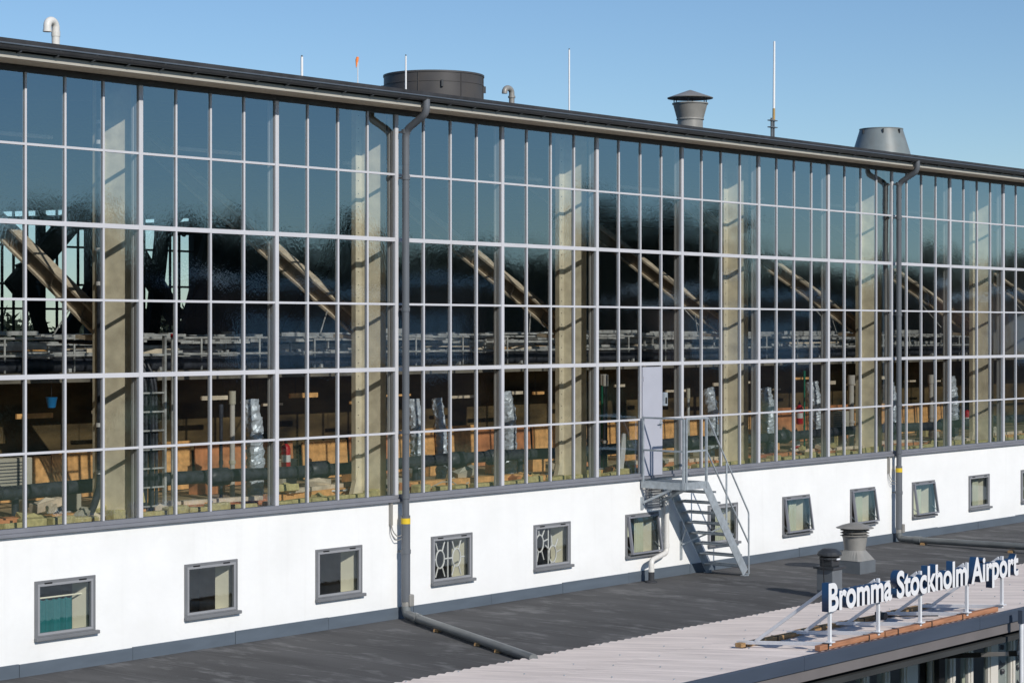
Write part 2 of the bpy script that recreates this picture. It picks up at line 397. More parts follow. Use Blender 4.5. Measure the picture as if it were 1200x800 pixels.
# curtain wall bays
DOORBAY = 4
for i in range(N0, N1):
    X0 = i * B
    mb = MB()
    mb.box(X0 - .037, X0 + .037, -.024, .09, 2.076, 8.444)
    for k in (1, 2, 3): mb.box(X0 + k * PW - .0165, X0 + k * PW + .0165, -.016, .05, 2.076, 8.444)
    for j in range(1, 6):
        hw = .034 if j in (2, 4) else .018
        segs = [(X0 + .037, X0 + B - .037)]
        if i == DOORBAY and j == 1: segs = [(X0 + .037, X0 + 2 * PW), (X0 + 3 * PW, X0 + B - .037)]
        for a, b in segs: mb.box(a, b, -.013 - (.007 if j in (2, 4) else 0), .045, Z[j] - hw, Z[j] + hw)
    bay = mb.build('curtain_wall_bay', M['mullion'], hangar, bevel=.003)
    gm = MB()
    for k in range(4):
        tx2, tz2 = None, None
        for j in range(6):
            if i == DOORBAY and k == 2 and j < 2: continue
            if j % 2 == 0 or random.random() < .35:
                tx2, tz2 = random.gauss(0, .0024), random.gauss(0, .0026)
                if random.random() < .10: tx2 += random.choice((-1, 1)) * .005; tz2 += random.choice((-1, 1)) * .008
            xa, xb, za, zb = X0 + k * PW, X0 + (k + 1) * PW, Z[j], Z[j + 1]
            cx, cz = (xa + xb) / 2, (za + zb) / 2
            q = [(px, .008 + (px - cx) * tx2 + (pz - cz) * tz2, pz) for px, pz in ((xa, za), (xb, za), (xb, zb), (xa, zb))]
            gm.add(q, [(0, 1, 2, 3)])
    gm.build('glass', M['glass'], bay, fix=False)
    # galvanised post behind each mullion
    pm = MB().box(X0 - .036, X0 + .022, .11, .165, 2.02, 8.6); pm.build('inner_post', M['inner_post'], hangar, bevel=.006)

# concrete and steel frame inside
for i in range(N0, N1 + 1):
    if i % 2: continue
    X0 = i * B
    mb = MB()
    mb.box(X0 - .25, X0 + .19, .70, .80, 2.0, 8.62)             # inner flange
    q = [(X0 + .07, .31), (X0 + .085, .31), (X0 + .10, .70), (X0 - .11, .70)]   # tapering web, its face splayed to catch more sun
    mb.add([(a, b, 2.0) for a, b in q] + [(a, b, 8.62) for a, b in q], [(3, 2, 1, 0), (4, 5, 6, 7)] + [(k, (k + 1) % 4, (k + 1) % 4 + 4, k + 4) for k in range(4)])
    mb.add([(X0 - .34, .69, 2.0), (X0 - .19, .69, 2.5), (X0 - .19, .79, 2.5), (X0 - .34, .79, 2.0), (X0 - .18, .69, 2.0), (X0 - .18, .79, 2.0)],
           [(0, 1, 2, 3), (0, 4, 1), (3, 2, 5), (0, 3, 5, 4), (4, 5, 2, 1)])
    for z in [2.3 + .22 * q for q in range(29)]:
        mb.tube([(X0 - .19, .704, z), (X0 - .19, .692, z)], .008, 6, mi=1)
    mb.build('column', [M['column'], M['dark_int']], hangar)
    # inclined I-beam running inwards and up from the column
    st = MB(); a, b = Vector((X0 - .02, .82, 4.86)), Vector((X0 - .02, 6.5, 8.42))
    d = (b - a).normalized(); n = Vector((0, -d.z, d.y))
    st.bar(a + n * .13, b + n * .13, .20, .04, up=n); st.bar(a - n * .13, b - n * .13, .20, .04, up=n); st.bar(a, b, .10, .215, up=n, mi=1)
    for t in (.5, 1.4, 2.6, 4.0):
        st.bar(a + d * t - n * .105, a + d * t + n * .105, .16, .02, up=d, mi=1)
    st.bar(a + Vector((0, -.05, -.16)), a + Vector((0, .5, -.12)), .30, .06)
    st.build('strut', [M['strut'], M['strut_web_shade']], hangar)
    MB().tube([(X0 - .03, 1.6, 5.2), (X0 - .9, .9, 4.75)], .012, 6).build('tie_rod', M['tray'], hangar)
    MB().tube([(X0 + .1, 3.0, 6.2), (X0 + 1.6, 2.6, 4.9)], .012, 6).build('tie_rod', M['tray'], hangar)

# eave, roof, gutter
mb = MB().box(XL - .3, XR + .3, -.52, .2, 8.535, 8.56); mb.build('soffit', M['soffit'], hangar)
mb = MB().box(XL - .3, XR + .3, -.55, -.521, 8.533, 8.615); mb.build('fascia', M['fascia'], hangar)
mb = MB()
prof = [(-.70, 8.70), (-.70, 8.775), (.0, 8.83), (20, 10.6), (39, 10.6), (39, 10.3), (20, 10.3), (0, 8.66), (-.62, 8.68)]
vs = [(XL - .35, y, z) for y, z in prof] + [(XR + .35, y, z) for y, z in prof]; n = len(prof)
mb.add(vs, [(i, (i + 1) % n, n + (i + 1) % n, n + i) for i in range(n)] + [tuple(range(n)), tuple(range(2 * n - 1, n - 1, -1))])
mb.build('roof', M['roof_edge'], hangar)
mb = MB().box(XL - .3, XR + .3, -.52, -.30, 8.561, 8.66); mb.build('eave_board', M['gutter'], hangar)
# half round gutter
gp = [(-.705 + .062 - .062 * math.cos(a), 8.705 - .075 * math.sin(a)) for a in [math.pi * k / 10 for k in range(11)]]
gi = [(-.705 + .062 - .052 * math.cos(a), 8.705 - .062 * math.sin(a)) for a in [math.pi * k / 10 for k in range(10, -1, -1)]]
prof = gp + gi; n = len(prof)
vs = [(XL - .3, y, z) for y, z in prof] + [(XR + .3, y, z) for y, z in prof]
mb = MB().add(vs, [(i, (i + 1) % n, n + (i + 1) % n, n + i) for i in range(n)])
gut = mb.build('gutter', M['gutter'], hangar, smooth=True)
mb = MB().tube([(XL - .3, -.712, 8.703), (XR + .3, -.712, 8.703)], .011, 6); mb.build('gutter_bead', M['flashing'], gut)
gb = MB().bar((XL, -.712, 8.70), (XL, -.64, 8.62), .03, .008).bar((XL, -.642, 8.622), (XL, -.535, 8.60), .03, .008).build('gutter_bracket', M['downpipe'], gut)
x = XL + .62
while x < XR:
    c_ = gb.copy(); C.objects.link(c_); c_.parent = gut; c_.location.x = x - XL; x += .62

# downpipes
def downpipe(X, run):
    mb = MB()
    mb.tube(bend([(X, -.64, 8.66), (X, -.64, 8.43), (X, -.17, 8.17), (X, -.17, 7.6)], .12), .062, 18)
    mb.tube([(X, -.17, 7.61), (X, -.17, 1.72)], .060, 18)
    mb.tube([(X, -.17, 1.74), (X, -.17, .30)], .076, 18)
    dp = mb.build('downpipe', M['downpipe'], hangar, smooth=True)
    for z in (8.12, 7.35, 5.15, 3.1, 2.02, 1.1):
        c = MB().tube([(X, -.17, z), (X, -.17, z + .07)], .072 if z > 1.7 else .086, 18); c.bar((X, -.15, z + .035), (X, .0, z + .035), .03, .03); c.build('pipe_clamp', M['downpipe'], dp, smooth=True)
    MB().tube([(X, -.17, 1.60), (X, -.17, 1.695)], .079, 18).build('yellow_band', M['yellow'], dp, smooth=True)
    b = MB().box(X - .005, X + .10, -.275, -.16, .22, .42); b.tube([(X, -.17, .30), (X, -.17, .14)], .068, 18); b.build('access_hatch', M['vent_grey'], dp, bevel=.015)
    cb = MB().box(X - .235, X - .185, -.05, -.002, 1.58, 1.95).tube(bend([(X - .21, -.04, 1.6), (X - .2, -.06, 1.48), (X - .12, -.1, 1.38), (X - .06, -.15, 1.42)], .08), .009, 6)
    cb.tube(bend([(X - .22, -.04, 1.6), (X - .23, -.05, 1.44), (X - .14, -.1, 1.32), (X - .06, -.15, 1.36)], .08), .008, 6)
    cb.build('heating_cable_box', M['vent_grey'], dp)
    l = MB().tube(bend([(X, -.17, .22), (X, -.19, .09), run[0], run[1]], .14), .072, 18)
    l.tube([Vector(run[0]).lerp(Vector(run[1]), .0), Vector(run[0]).lerp(Vector(run[1]), .03)], .086, 18)
    l.build('drain_pipe', M['drain'], dp, smooth=True)
downpipe(5.50, [(5.26, -.62, .095), (3.40, -4.72, .075)])
downpipe(21.79, [(21.72, -.62, .095), (21.2, -6.6, .22)])

# small windows
def window(k, x0):
    idx = round((x0 + 1.89) / 2.729)
    mb = MB(); x1 = x0 + WW; w_ = .058
    e = .001
    for a, b, c, d in ((x0 + e, x1 - e, WZ1 - w_, WZ1 - e), (x0 + e, x1 - e, WZ0 + e, WZ0 + w_ - .01), (x0 + e, x0 + w_, WZ0 + w_ - .01, WZ1 - w_), (x1 - w_, x1 - e, WZ0 + w_ - .01, WZ1 - w_)):
        mb.box(a, b, -.020, .09, c, d)
    # two little vents in the head
    wn = mb.build('window', M['window_grey'], hangar, bevel=.004)
    for q in (.16, .76): MB().box(x0 + q, x0 + q + .13, -.030, -.019, WZ1 - .05, WZ1 - .03).build('trickle_vent', M['black_steel'], wn)
    MB().box(x0 - .012, x1 + .03, -.085, -.021, WZ0 - .030, WZ0 + .022).build('sill', M['window_grey'], wn, bevel=.008)
    # sash, hinged at the top
    ang = R(-8.5) if idx in (5, 7, 8, 9) else 0
    a0, a1, c0, c1 = x0 + w_ - .012, x1 - w_ + .012, WZ0 + w_ - .02, WZ1 - w_ + .012
    def rot(m):
        piv = Vector((0, -.022, c1)); rm = Matrix.Rotation(ang, 3, 'X')
        for i, p in enumerate(m.v): q = rm @ (p - piv); m.v[i] = q + piv
        return m
    s = MB(); sw = .036; yf, yb = (-.026, .03) if ang == 0 else (-.060, -.004)
    for a, b, c, d in ((a0, a1, c1 - sw, c1), (a0, a1, c0, c0 + sw), (a0, a0 + sw, c0 + sw, c1 - sw), (a1 - sw, a1, c0 + sw, c1 - sw)): s.box(a, b, yf, yb, c, d)
    sash = rot(s).build('sash', M['sash'] if ang == 0 else M['frame_dark'], wn, bevel=.004)
    yg = (yf + yb) / 2
    t1, t2 = random.gauss(0, .003), random.gauss(0, .004)
    p = MB(); p.add([(a0 + sw - .005, yg, c0 + sw - .005), (a1 - sw + .005, yg + t1, c0 + sw - .005), (a1 - sw + .005, yg + t1 + t2, c1 - sw + .005), (a0 + sw - .005, yg + t2, c1 - sw + .005)], [(0, 1, 2, 3)])
    rot(p).build('pane', M['glass_small'], sash, fix=False)
    if ang:
        st = MB()
        for xx in (a0 + .02, a1 - .02): st.tube([(xx, .02, WZ0 + .22), (xx, -.10, WZ0 + .12)], .008, 6)
        st.build('stay', M['galv'], wn)
    if idx == 0:
        c = MB(); n = 44; vs = []; fs = []
        for i in range(n + 1):
            t = i / n; xx = x0 + .04 + t * .80; yy = .22 + .022 * math.sin(t * 46) + .012 * math.sin(t * 19 + 1)
            vs += [(xx, yy, WZ0 + .0), (xx, yy, WZ0 + .50 + .012 * math.sin(t * 46 + 1.2))]
        for i in range(n): fs.append((2 * i, 2 * i + 2, 2 * i + 3, 2 * i + 1))
        c.add(vs, fs).build('curtain', M['teal'], wn, smooth=True)
        MB().tube([(x0 + .02, .22, WZ0 + .53), (x1 - .01, .22, WZ0 + .53)], .012, 8).build('curtain_rail', M['plaster'], wn)
    elif idx in (3, 4):
        gr = MB(); y = .06; cz = (WZ0 + WZ1) / 2 - .01
        flip = 1
        for cx in ((x0 + .30, x0 + .72) if idx == 3 else (x0 + .25, x0 + .62)):
            zc = cz if idx == 3 else cz + .06 - (0 if cx < x0 + .5 else .22)
            ring = [(cx + .105 * math.cos(t), y, zc + .155 * math.sin(t)) for t in [2 * math.pi * q / 24 for q in range(25)]]
            gr.tube(ring, .015, 6, caps=False)
            for q in (60, 120, 240, 300, 0, 180) if idx == 3 else (50, 100, 150, 250, 300, 10):
                t = R(q); u = Vector((math.cos(t) * .105, 0, math.sin(t) * .155)); gr.tube([Vector((cx, y, zc)) + u, Vector((cx, y, zc)) + u * (2.25 if q not in (0, 180) else 1.9)], .014, 6)
        gr.tube([((x0 + .51), y + .012, WZ0 + .05), ((x0 + .51), y + .012, WZ1 - .05)], .014, 6)
        gr.build('window_grille', M['white_steel'], wn)
    elif idx in (5, 10):
        MB().box(x0 + .05, x0 + .55, .30, .315, WZ0 + .33, WZ1 - .04).build('blind', M['blind'], wn)
    if idx in (5, 6, 7, 8, 9, 10, 11):
        c = MB(); n = 20; vs = []; fs = []
        for i in range(n + 1):
            t = i / n; xx = x0 + (.50 if idx != 9 else .26) + t * (.30 if idx != 9 else .48); yy = .16 + .018 * math.sin(t * 26)
            vs += [(xx, yy, WZ0 + .0), (xx, yy, WZ1)]
        for i in range(n): fs.append((2 * i, 2 * i + 2, 2 * i + 3, 2 * i + 1))
        c.add(vs, fs).build('curtain', M['blind'], wn, smooth=True)
for k, x0 in enumerate(WIN): window(k, x0)

# rooms behind the small windows
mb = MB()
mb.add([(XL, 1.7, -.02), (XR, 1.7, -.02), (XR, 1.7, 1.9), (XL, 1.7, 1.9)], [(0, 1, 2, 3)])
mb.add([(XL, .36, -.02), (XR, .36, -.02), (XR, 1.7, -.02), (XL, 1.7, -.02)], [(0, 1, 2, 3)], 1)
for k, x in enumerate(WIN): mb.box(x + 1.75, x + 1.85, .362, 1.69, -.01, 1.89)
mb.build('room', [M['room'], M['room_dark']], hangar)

# hall shell: floor slab, back wall under the deck, deck, end walls, far wall with openings
MB().box(XL, XR, .13, 38, 1.90, 2.0).build('floor_slab', M['dusty_floor'], hangar)
mb = MB().box(XL, XR, 4.45, 4.55, 2.02, 3.98)
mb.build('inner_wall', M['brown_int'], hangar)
mb = MB().box(XL, XR, 3.35, 37.9, 3.985, 4.08); mb.build('deck', M['deck'], hangar)
mb = MB()
for x in (XL - .02, XR + .02):
    q = [(.12, -.02), (38.3, -.02), (38.3, 10.4), (20, 10.4), (.12, 8.7)]
    MB().add([(x - .1, a, b) for a, b in q] + [(x + .1, a, b) for a, b in q], [(0, 1, 2, 3, 4), (9, 8, 7, 6, 5)] + [(k, k + 5, (k + 1) % 5 + 5, (k + 1) % 5) for k in range(5)]).build('end_wall', M['stucco'], hangar)
mb = MB(); y0, y1 = 38.0, 38.3
OX = [(24.2, 26.3), (26.55, 28.5), (28.75, 30.9), (31.2, 33.6)]
xs = [XL]
for a, b in OX: xs += [a, b]
xs.append(XR)
for i in range(len(xs) - 1):
    if i % 2 == 0: mb.box(xs[i], xs[i + 1], y0, y1, -.02, 10.29)
    else:
        mb.box(xs[i], xs[i + 1], y0 + .01, y1 - .01, -.02, 4.4); mb.box(xs[i], xs[i + 1], y0 + .01, y1 - .01, 9.3, 10.29)
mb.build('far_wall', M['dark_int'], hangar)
mb = MB()
for a, b in OX: mb.add([(a, 38.15, 4.4), (b, 38.15, 4.4), (b, 38.15, 9.3), (a, 38.15, 9.3)], [(0, 1, 2, 3)])
mb.build('far_glass', M['glass_far'], hangar, fix=False)
mb = MB()
for a, b in OX:
    n_ = 4
    for k in range(1, n_): xx = a + (b - a) * k / n_ + random.uniform(-.1, .1); mb.box(xx - .04, xx + .04, 38.05, 38.12, 4.4, 9.3)
    for zz in (5.6, 6.5, 7.9): mb.box(a, b, 38.06, 38.11, zz - .04, zz + .04)
mb.build('far_glazing_bar', M['dark_int'], hangar)
for xa, za, xb, zb, w_ in ((24.0, 6.2, 27.4, 9.6, .8), (26.2, 4.6, 28.4, 7.0, .5), (28.2, 9.4, 31.5, 5.2, .7), (30.2, 4.2, 30.9, 9.4, .5), (32.0, 4.3, 33.4, 8.6, .9), (24.4, 7.2, 25.4, 4.4, .4), (31.0, 8.6, 33.5, 8.9, .5)):
    MB().bar((xa, 36.5, za), (xb, 36.5, zb), .3, w_).build('far_brace', M['dark_int'], hangar)
# roof trusses running across the hall
for i in range(N0 + 1, N1 + 1):
    if i % 2: continue
    X0 = i * B
    mb = MB().bar((X0, .9, 8.45), (X0, 20, 10.12), .25, .35).bar((X0, 20, 10.0), (X0, 37.9, 10.0), .25, .35).bar((X0, 6.5, 8.0), (X0, 37.9, 8.6), .16, .2)
    for k in range(8): mb.bar((X0, 7 + k * 4, 8.1), (X0, 9 + k * 4, 9.6), .12, .12).bar((X0, 9 + k * 4, 9.6), (X0, 11 + k * 4, 8.2), .12, .12)
    mb.bar((X0 - .3, 37.6, 4.1), (X0 - .3, 34, 8.6), .4, .4)
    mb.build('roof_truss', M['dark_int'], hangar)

# door on to the staircase
DX0, DX1 = 4 * B + 2 * PW + .022, 4 * B + 3 * PW - .022
mb = MB().box(DX0, DX1, -.045, .03, 2.02, 4.12)
for z in (2.45, 3.1, 3.85): mb.tube([(DX0 + .02, -.05, z), (DX0 + .02, -.05, z + .1)], .012, 8)
mb.build('door', M['door'], hangar, bevel=.006)
dr = bpy.data.objects['door']
mb = MB().box(DX1 - .005, DX1 + .10, -.10, -.04, 3.36, 3.62, 0).box(DX1 + .02, DX1 + .075, -.105, -.10, 3.40, 3.52, 1); mb.build('lock_box', [M['galv'], M['black_steel']], dr, bevel=.004)
mb = MB().tube(bend([(DX1 - .06, -.045, 3.02), (DX1 - .06, -.10, 3.02), (DX1 - .18, -.10, 3.02)], .03), .012, 8).box(DX1 - .085, DX1 - .035, -.052, -.044, 2.93, 3.09); mb.build('handle', M['galv'], dr)
mb = MB().box(12.40, 12.95, -.03, -.001, 1.38, 1.42).box(12.40, 12.95, -.03, -.001, 1.86, 1.90).box(12.40, 12.44, -.03, -.001, 1.42, 1.86).box(12.91, 12.95, -.03, -.001, 1.42, 1.86)
for k in range(9): mb.bar((12.44, -.012, 1.45 + k * .048), (12.91, -.012, 1.45 + k * .048), .036, .006, up=(0, -.6, 1))
mb.build('vent_grille', M['sash'], hangar)

# ================================================================== STAIRCASE
st = thing('metal_staircase', (12.6, -.6, 0), 'galvanised steel outdoor staircase with landing and handrails below the grey door', 'staircase')
PX0, PX1, PY0, PZ = 12.23, 12.95, -1.05, 1.94
mb = MB().bar((PX0, PY0, PZ - .07), (PX0, -.03, PZ - .07), .01, .14).bar((PX0, PY0, PZ - .07), (PX1, PY0, PZ - .07), .01, .14, up=(0, 0, 1)).bar((PX1, PY0, PZ - .07), (PX1, -.03, PZ - .07), .01, .12)
x = PX0 + .03
while x < PX1: mb.box(x, x + .004, PY0 + .01, -.04, PZ - .035, PZ - .006); x += .034
y = PY0 + .05
while y < -.05: mb.box(PX0 + .006, PX1 - .006, y, y + .004, PZ - .03, PZ - .012); y += .10
mb.build('landing', M['galv'], st)
for xx in (PX0 + .05, PX1 - .06):
    MB().bar((xx, -.02, 1.50), (xx, -.78, PZ - .12), .045, .045).box(xx - .04, xx + .04, -.03, -.003, 1.38, 1.62).build('bracket', M['galv'], st)
SX1 = 14.28
for yy in (PY0, -.17):
    mb = MB(); a, b = Vector((PX1 - .02, yy, PZ - .08)), Vector((SX1, yy, .06))
    mb.bar(a, b, .012, .20); mb.bar((SX1, yy, .004), (SX1 + .02, yy, .004), .09, .12, up=(1, 0, 0))
    mb.box(SX1 - .10, SX1 + .06, yy - .05, yy + .05, .002, .014)
    mb.build('stringer', M['galv'], st)
NT = 8
for k in range(1, NT + 1):
    z = PZ - k * PZ / (NT + 1); xx = PX1 + (SX1 - PX1) * k / (NT + 1)
    mb = MB().box(xx - .05, xx + .20, PY0 + .01, -.18, z - .035, z - .028).box(xx - .05, xx - .046, PY0 + .012, -.182, z - .04, z).box(xx + .196, xx + .20, PY0 + .012, -.182, z - .04, z)
    q = xx - .03
    while q < xx + .19: mb.box(q, q + .004, PY0 + .012, -.182, z - .03, z - .003); q += .035
    mb.build('tread', M['galv'], st)
# landing guard rails
mb = MB(); HT = 3.15; HM = 2.53
for p in ((PX0, -.07), (PX0, PY0 + .02), (PX0 + .06, PY0), (PX1, PY0)): mb.box(p[0] - .02, p[0] + .02, p[1] - .02, p[1] + .02, PZ - .13, HT)
for z in (HT, HM):
    mb.bar((PX0, -.07, z), (PX0, PY0 + .02, z), .034, .034); mb.bar((PX0 + .06, PY0, z), (PX1, PY0, z), .034, .034)
mb.build('guard_rail', M['galv'], st)
mb = MB(); slope = (0.06 + .08 - PZ) / (SX1 - PX1)
xe = SX1 + .12
mb.tube(bend([(PX1, PY0, HT), (PX1 + .05, PY0, HT), (xe, PY0, HT - 1.92), (xe, PY0, .02)], .05), .017, 10)
mb.tube([(PX1, PY0, HM), (xe, PY0, HM - 1.98 + .08)], .017, 10)
xm = PX1 + .68; zt = HT + (xm - PX1) * (-1.92) / (xe - PX1)
mb.tube([(xm, PY0, zt), (xm, PY0, zt - 1.28)], .019, 10)
mb.build('handrail', M['galv'], st, smooth=True)
MB().box(13.53, 13.60, -.02, -.003, .30, 1.06).bar((13.565, -.02, .62), (13.62, -.17, 1.14), .03, .03).bar((13.565, -.03, .60), (14.02, -.80, 1.0), .03, .03).build('wall_leg', M['galv'], st)

wp = thing('waste_pipe', (12.93, -.12, 0), 'white plastic waste pipe with an offset bend beside the steel staircase', 'pipe')
MB().tube(bend([(12.93, -.0, 1.62), (12.93, -.10, 1.60), (12.93, -.12, 1.4), (12.93, -.12, .50), (12.22, -.28, .42), (12.22, -.28, .22)], .10), .052, 16).tube([(12.93, -.12, .60), (12.93, -.12, .68)], .060, 16).tube([(12.22, -.28, .20), (12.22, -.28, .25)], .060, 16).build('pipe', M['pvc'], wp, smooth=True)
MB().tube([(12.22, -.28, -.01), (12.22, -.28, .21)], .058, 16).lathe((12.22, -.28), [(.12, .002), (.11, .02), (.06, .04)], 16).build('roof_collar', M['roof_edge'], wp, smooth=True)

# ================================================================== LOW BUILDING
low = thing('low_building', (12, -5, -4.2), 'low flat roofed building with black felt and pale corrugated roofing before the hangar', 'building')
LX0, LX1 = XL, XR
mb = MB(); nx, ny = 60, 8; vs = []; fs = []
for j in range(ny + 1):
    for i in range(nx + 1):
        x = LX0 + (LX1 - LX0) * i / nx; y = -.02 - 5.4 * j / ny
        vs.append((x, y, random.uniform(-.010, .006) if 0 < j < ny else 0))
for j in range(ny):
    for i in range(nx): fs.append((j * (nx + 1) + i, j * (nx + 1) + i + 1, (j + 1) * (nx + 1) + i + 1, (j + 1) * (nx + 1) + i))
mb.add(vs, fs); fr = mb.build('felt_roof', M['felt'], low, smooth=True)
# corrugated sheets, rising towards the outer eave
mb = MB(); per = .177; seg = 8; n = int((LX1 - LX0) / per * seg); vs = []; fs = []
rows = [(-4.50, .050), (-6.40, .205), (-6.402, .215), (-8.66, .39)]
SZ = lambda y: .050 + (-4.50 - y) * (.34 / 4.16)
for (y, z) in rows:
    for i in range(n + 1):
        x = LX0 + i * per / seg; yy = y + (.012 * math.sin(i // (seg * 6) * 2.3) if y == -4.50 else 0)
        vs.append((x, yy, z + .013 * math.sin(2 * math.pi * i / seg)))
for j in range(len(rows) - 1):
    for i in range(n): fs.append((j * (n + 1) + i, j * (n + 1) + i + 1, (j + 1) * (n + 1) + i + 1, (j + 1) * (n + 1) + i))
mb.add(vs, fs); sh = mb.build('corrugated_roof', M['sheet'], low, smooth=True)
mb = MB()
for k in range(len(fs) // 1000 * 0 + 46):
    for y in (-4.7, -5.9, -6.6, -7.4, -8.4):
        xx = LX0 + (k * 6 + 2.25) * per
        mb.lathe((xx, y), [(.012, SZ(y) + .02), (.012, SZ(y) + .032), (.005, SZ(y) + .036)], 6)
mb.build('roof_screw', M['galv'], sh)
mb = MB(); x = LX0; k = 0
while x < LX1 - .01:
    x2 = min(x + 2.5, LX1); mb.box(x + .002, x2 - .002, -8.735 - .002 * (k % 2), -8.66, .215, .405); x = x2; k += 1
mb.build('roof_fascia', M['fascia_blue'], low, bevel=.006)
MB().box(LX0, LX1, -8.60, -7.345, .15, .20).build('eave_soffit', M['lintel'], low)
MB().box(LX0, LX1, -8.700, -8.605, .055, .2135).build('eave_board', M['eave_board'], low, bevel=.004)
MB().box(LX0, LX1, -8.655, -4.7, -.10, -.02).build('roof_deck', M['dark_int'], low)
MB().box(LX0, LX1, -7.34, -7.20, -.18, .159).build('lintel_board', M['lintel'], low)
MB().box(LX0, LX1, -7.22, -7.05, -4.2, -2.0).build('facade_wall', M['lintel'], low)
MB().box(LX0, LX1, -3.0, -2.9, -4.2, -.1).build('inner_wall', M['room'], low)
MB().box(LX0, LX1, -7.05, -3.0, -4.18, -4.1).build('inner_floor', M['room_dark'], low)
# glazed front: piers and panes
edges = [(3.2, 4.4), (4.46, 5.6), (5.70, 6.9), (7.02, 7.50), (7.56, 8.34), (8.42, 9.0), (9.05, 9.58), (9.93, 10.47), (10.60, 11.10), (11.18, 11.72), (11.79, 12.42), (12.68, 13.24), (13.31, 13.9), (13.98, 14.6)]
mb = MB()
px = LX0
for a, b in edges:
    mb.box(px, a, -7.33, -7.21, -2.0, -.181); px = b
mb.box(px, LX1, -7.33, -7.21, -2.0, -.181)
mb.build('pier', M['annex_frame'], low, bevel=.006)
for a, b in edges:
    f = MB(); w_ = .045
    f.box(a, b, -7.300, -7.23, -.235, -.182).box(a, b, -7.300, -7.23, -1.99, -1.93).box(a, a + w_, -7.300, -7.23, -1.93, -.235).box(b - w_, b, -7.300, -7.23, -1.93, -.235)
    fo = f.build('window', M['annex_frame'], low, bevel=.004)
    t1 = random.gauss(0, .008)
    MB().add([(a + .04, -7.26, -1.94), (b - .04, -7.26 + t1, -1.94), (b - .04, -7.26 + t1, -.23), (a + .04, -7.26, -.23)], [(0, 1, 2, 3)]).build('pane', M['glass_small'], fo, fix=False)
    if a > 12.5:
        ps = MB().box(a + .05, b - .05, -7.245 + .02, -7.235 + .02, -1.9, -.24)
        po = ps.build('poster', M['poster'], fo)
        q = MB()
        for r in range(3):
            zz = -.62 - r * .42; xx = (a + b) / 2 + random.uniform(-.06, .06)
            q.add([(xx - .2, -7.228, zz), (xx + .2, -7.228, zz + .09), (xx + .21, -7.228, zz + .13), (xx + .05, -7.228, zz + .13), (xx - .04, -7.228, zz + .20), (xx - .09, -7.228, zz + .10), (xx - .22, -7.228, zz + .06)], [tuple(range(7))])
            q.lathe((xx + .02, -7.226), [(.05, zz - .05), (.06, zz), (.05, zz + .03)], 10)
        q.build('poster_print', M['poster_ink'], po)
    elif random.random() < .75:
        c = MB(); n = 16; vs = []; fsx = []; cx0 = a + .06 + random.random() * .1
        for i in range(n + 1):
            t = i / n; xx = cx0 + t * (b - a) * .45; yy = -7.05 + .02 * math.sin(t * 25); vs += [(xx, yy, -1.95), (xx, yy, -.36)]
        for i in range(n): fsx.append((2 * i, 2 * i + 2, 2 * i + 3, 2 * i + 1))
        c.add(vs, fsx).build('curtain', M['blind'], fo, smooth=True)

# flat roof vents
v = thing('roof_vent', (16.30, -2.33, 0), 'pale grey metal roof vent with stacked ring cowl on a square curb', 'roof vent')
cx, cy = 16.25, -2.35; h = .30
MB().box(cx - h, cx + h, cy - h, cy + h, -.01, .24).build('curb', M['vent_slate'], v, bevel=.006)
mb = MB(); n = 32; vs = []; fs = []
for k in range(n):
    a = 2 * math.pi * (k + .5) / n; q = h * 1.02 / max(abs(math.cos(a)), abs(math.sin(a))); vs.append((cx + q * math.cos(a), cy + q * math.sin(a), .245))
for k in range(n):
    a = 2 * math.pi * (k + .5) / n; vs.append((cx + .215 * math.cos(a), cy + .215 * math.sin(a), .44))
for k in range(n): fs.append((k, (k + 1) % n, n + (k + 1) % n, n + k))
fs.append(tuple(range(n - 1, -1, -1))); fs.append(tuple(range(n, 2 * n)))
mb.add(vs, fs).build('hood_base', M['vent_grey'], v)
MB().lathe((cx, cy), [(.21, .44), (.215, .47), (.245, .69), (.252, .69), (.252, .72), (.235, .72)]).build('barrel', M['vent_grey'], v, smooth=True)
mb = MB()
for z in (.735, .79, .845): mb.lathe((cx, cy), [(.225, z + .012), (.29, z - .012), (.292, z - .006), (.225, z + .022)])
for k in range(6):
    a = k * math.pi / 3 + .3; mb.tube([(cx + .23 * math.cos(a), cy + .23 * math.sin(a), .70), (cx + .23 * math.cos(a), cy + .23 * math.sin(a), .90)], .012, 6)
mb.build('ring', M['vent_grey'], v, smooth=True)
MB().lathe((cx, cy), [(.37, .875), (.378, .885), (.25, .935), (.06, .985), (.01, .99)]).build('cap', M['vent_grey'], v, smooth=True)

v = thing('exhaust_fan', (12.5, -4.12, 0), 'black mushroom exhaust fan on a slate grey box beside the sign', 'exhaust fan')
cx, cy = 12.50, -4.08; h = .165
MB().box(cx - h, cx + h, cy - h, cy + h, -.02, .53).build('pedestal', M['vent_slate'], v, bevel=.008)
MB().box(cx - .215, cx + .215, cy - .215, cy + .215, .53, .575).build('flange', M['vent_dark'], v, bevel=.008)
MB().box(cx - .13, cx + .13, cy - .13, cy + .13, .575, .70).build('neck', M['vent_dark'], v, bevel=.008)
n8 = 16
MB().lathe((cx, cy), [(.15, .68), (.19, .70), (.19, .735), (.16, .745)], n8).build('motor_ring', M['vent_dark'], v)
MB().lathe((cx, cy), [(.19, .755), (.225, .77), (.225, .80), (.20, .835), (.13, .885), (.02, .895)], n8).build('cap', M['vent_dark'], v)
MB().box(cx - .07, cx + .035, cy - .205, cy - .185, .700, .727).build('label_plate', M['white_steel'], v)
MB().tube(bend([(cx - .22, cy, .74), (cx - .26, cy - .02, .70), (cx - .25, cy - .04, .30), (cx - .20, cy - .02, .2)], .1), .008, 6).build('cable', M['black_steel'], v)

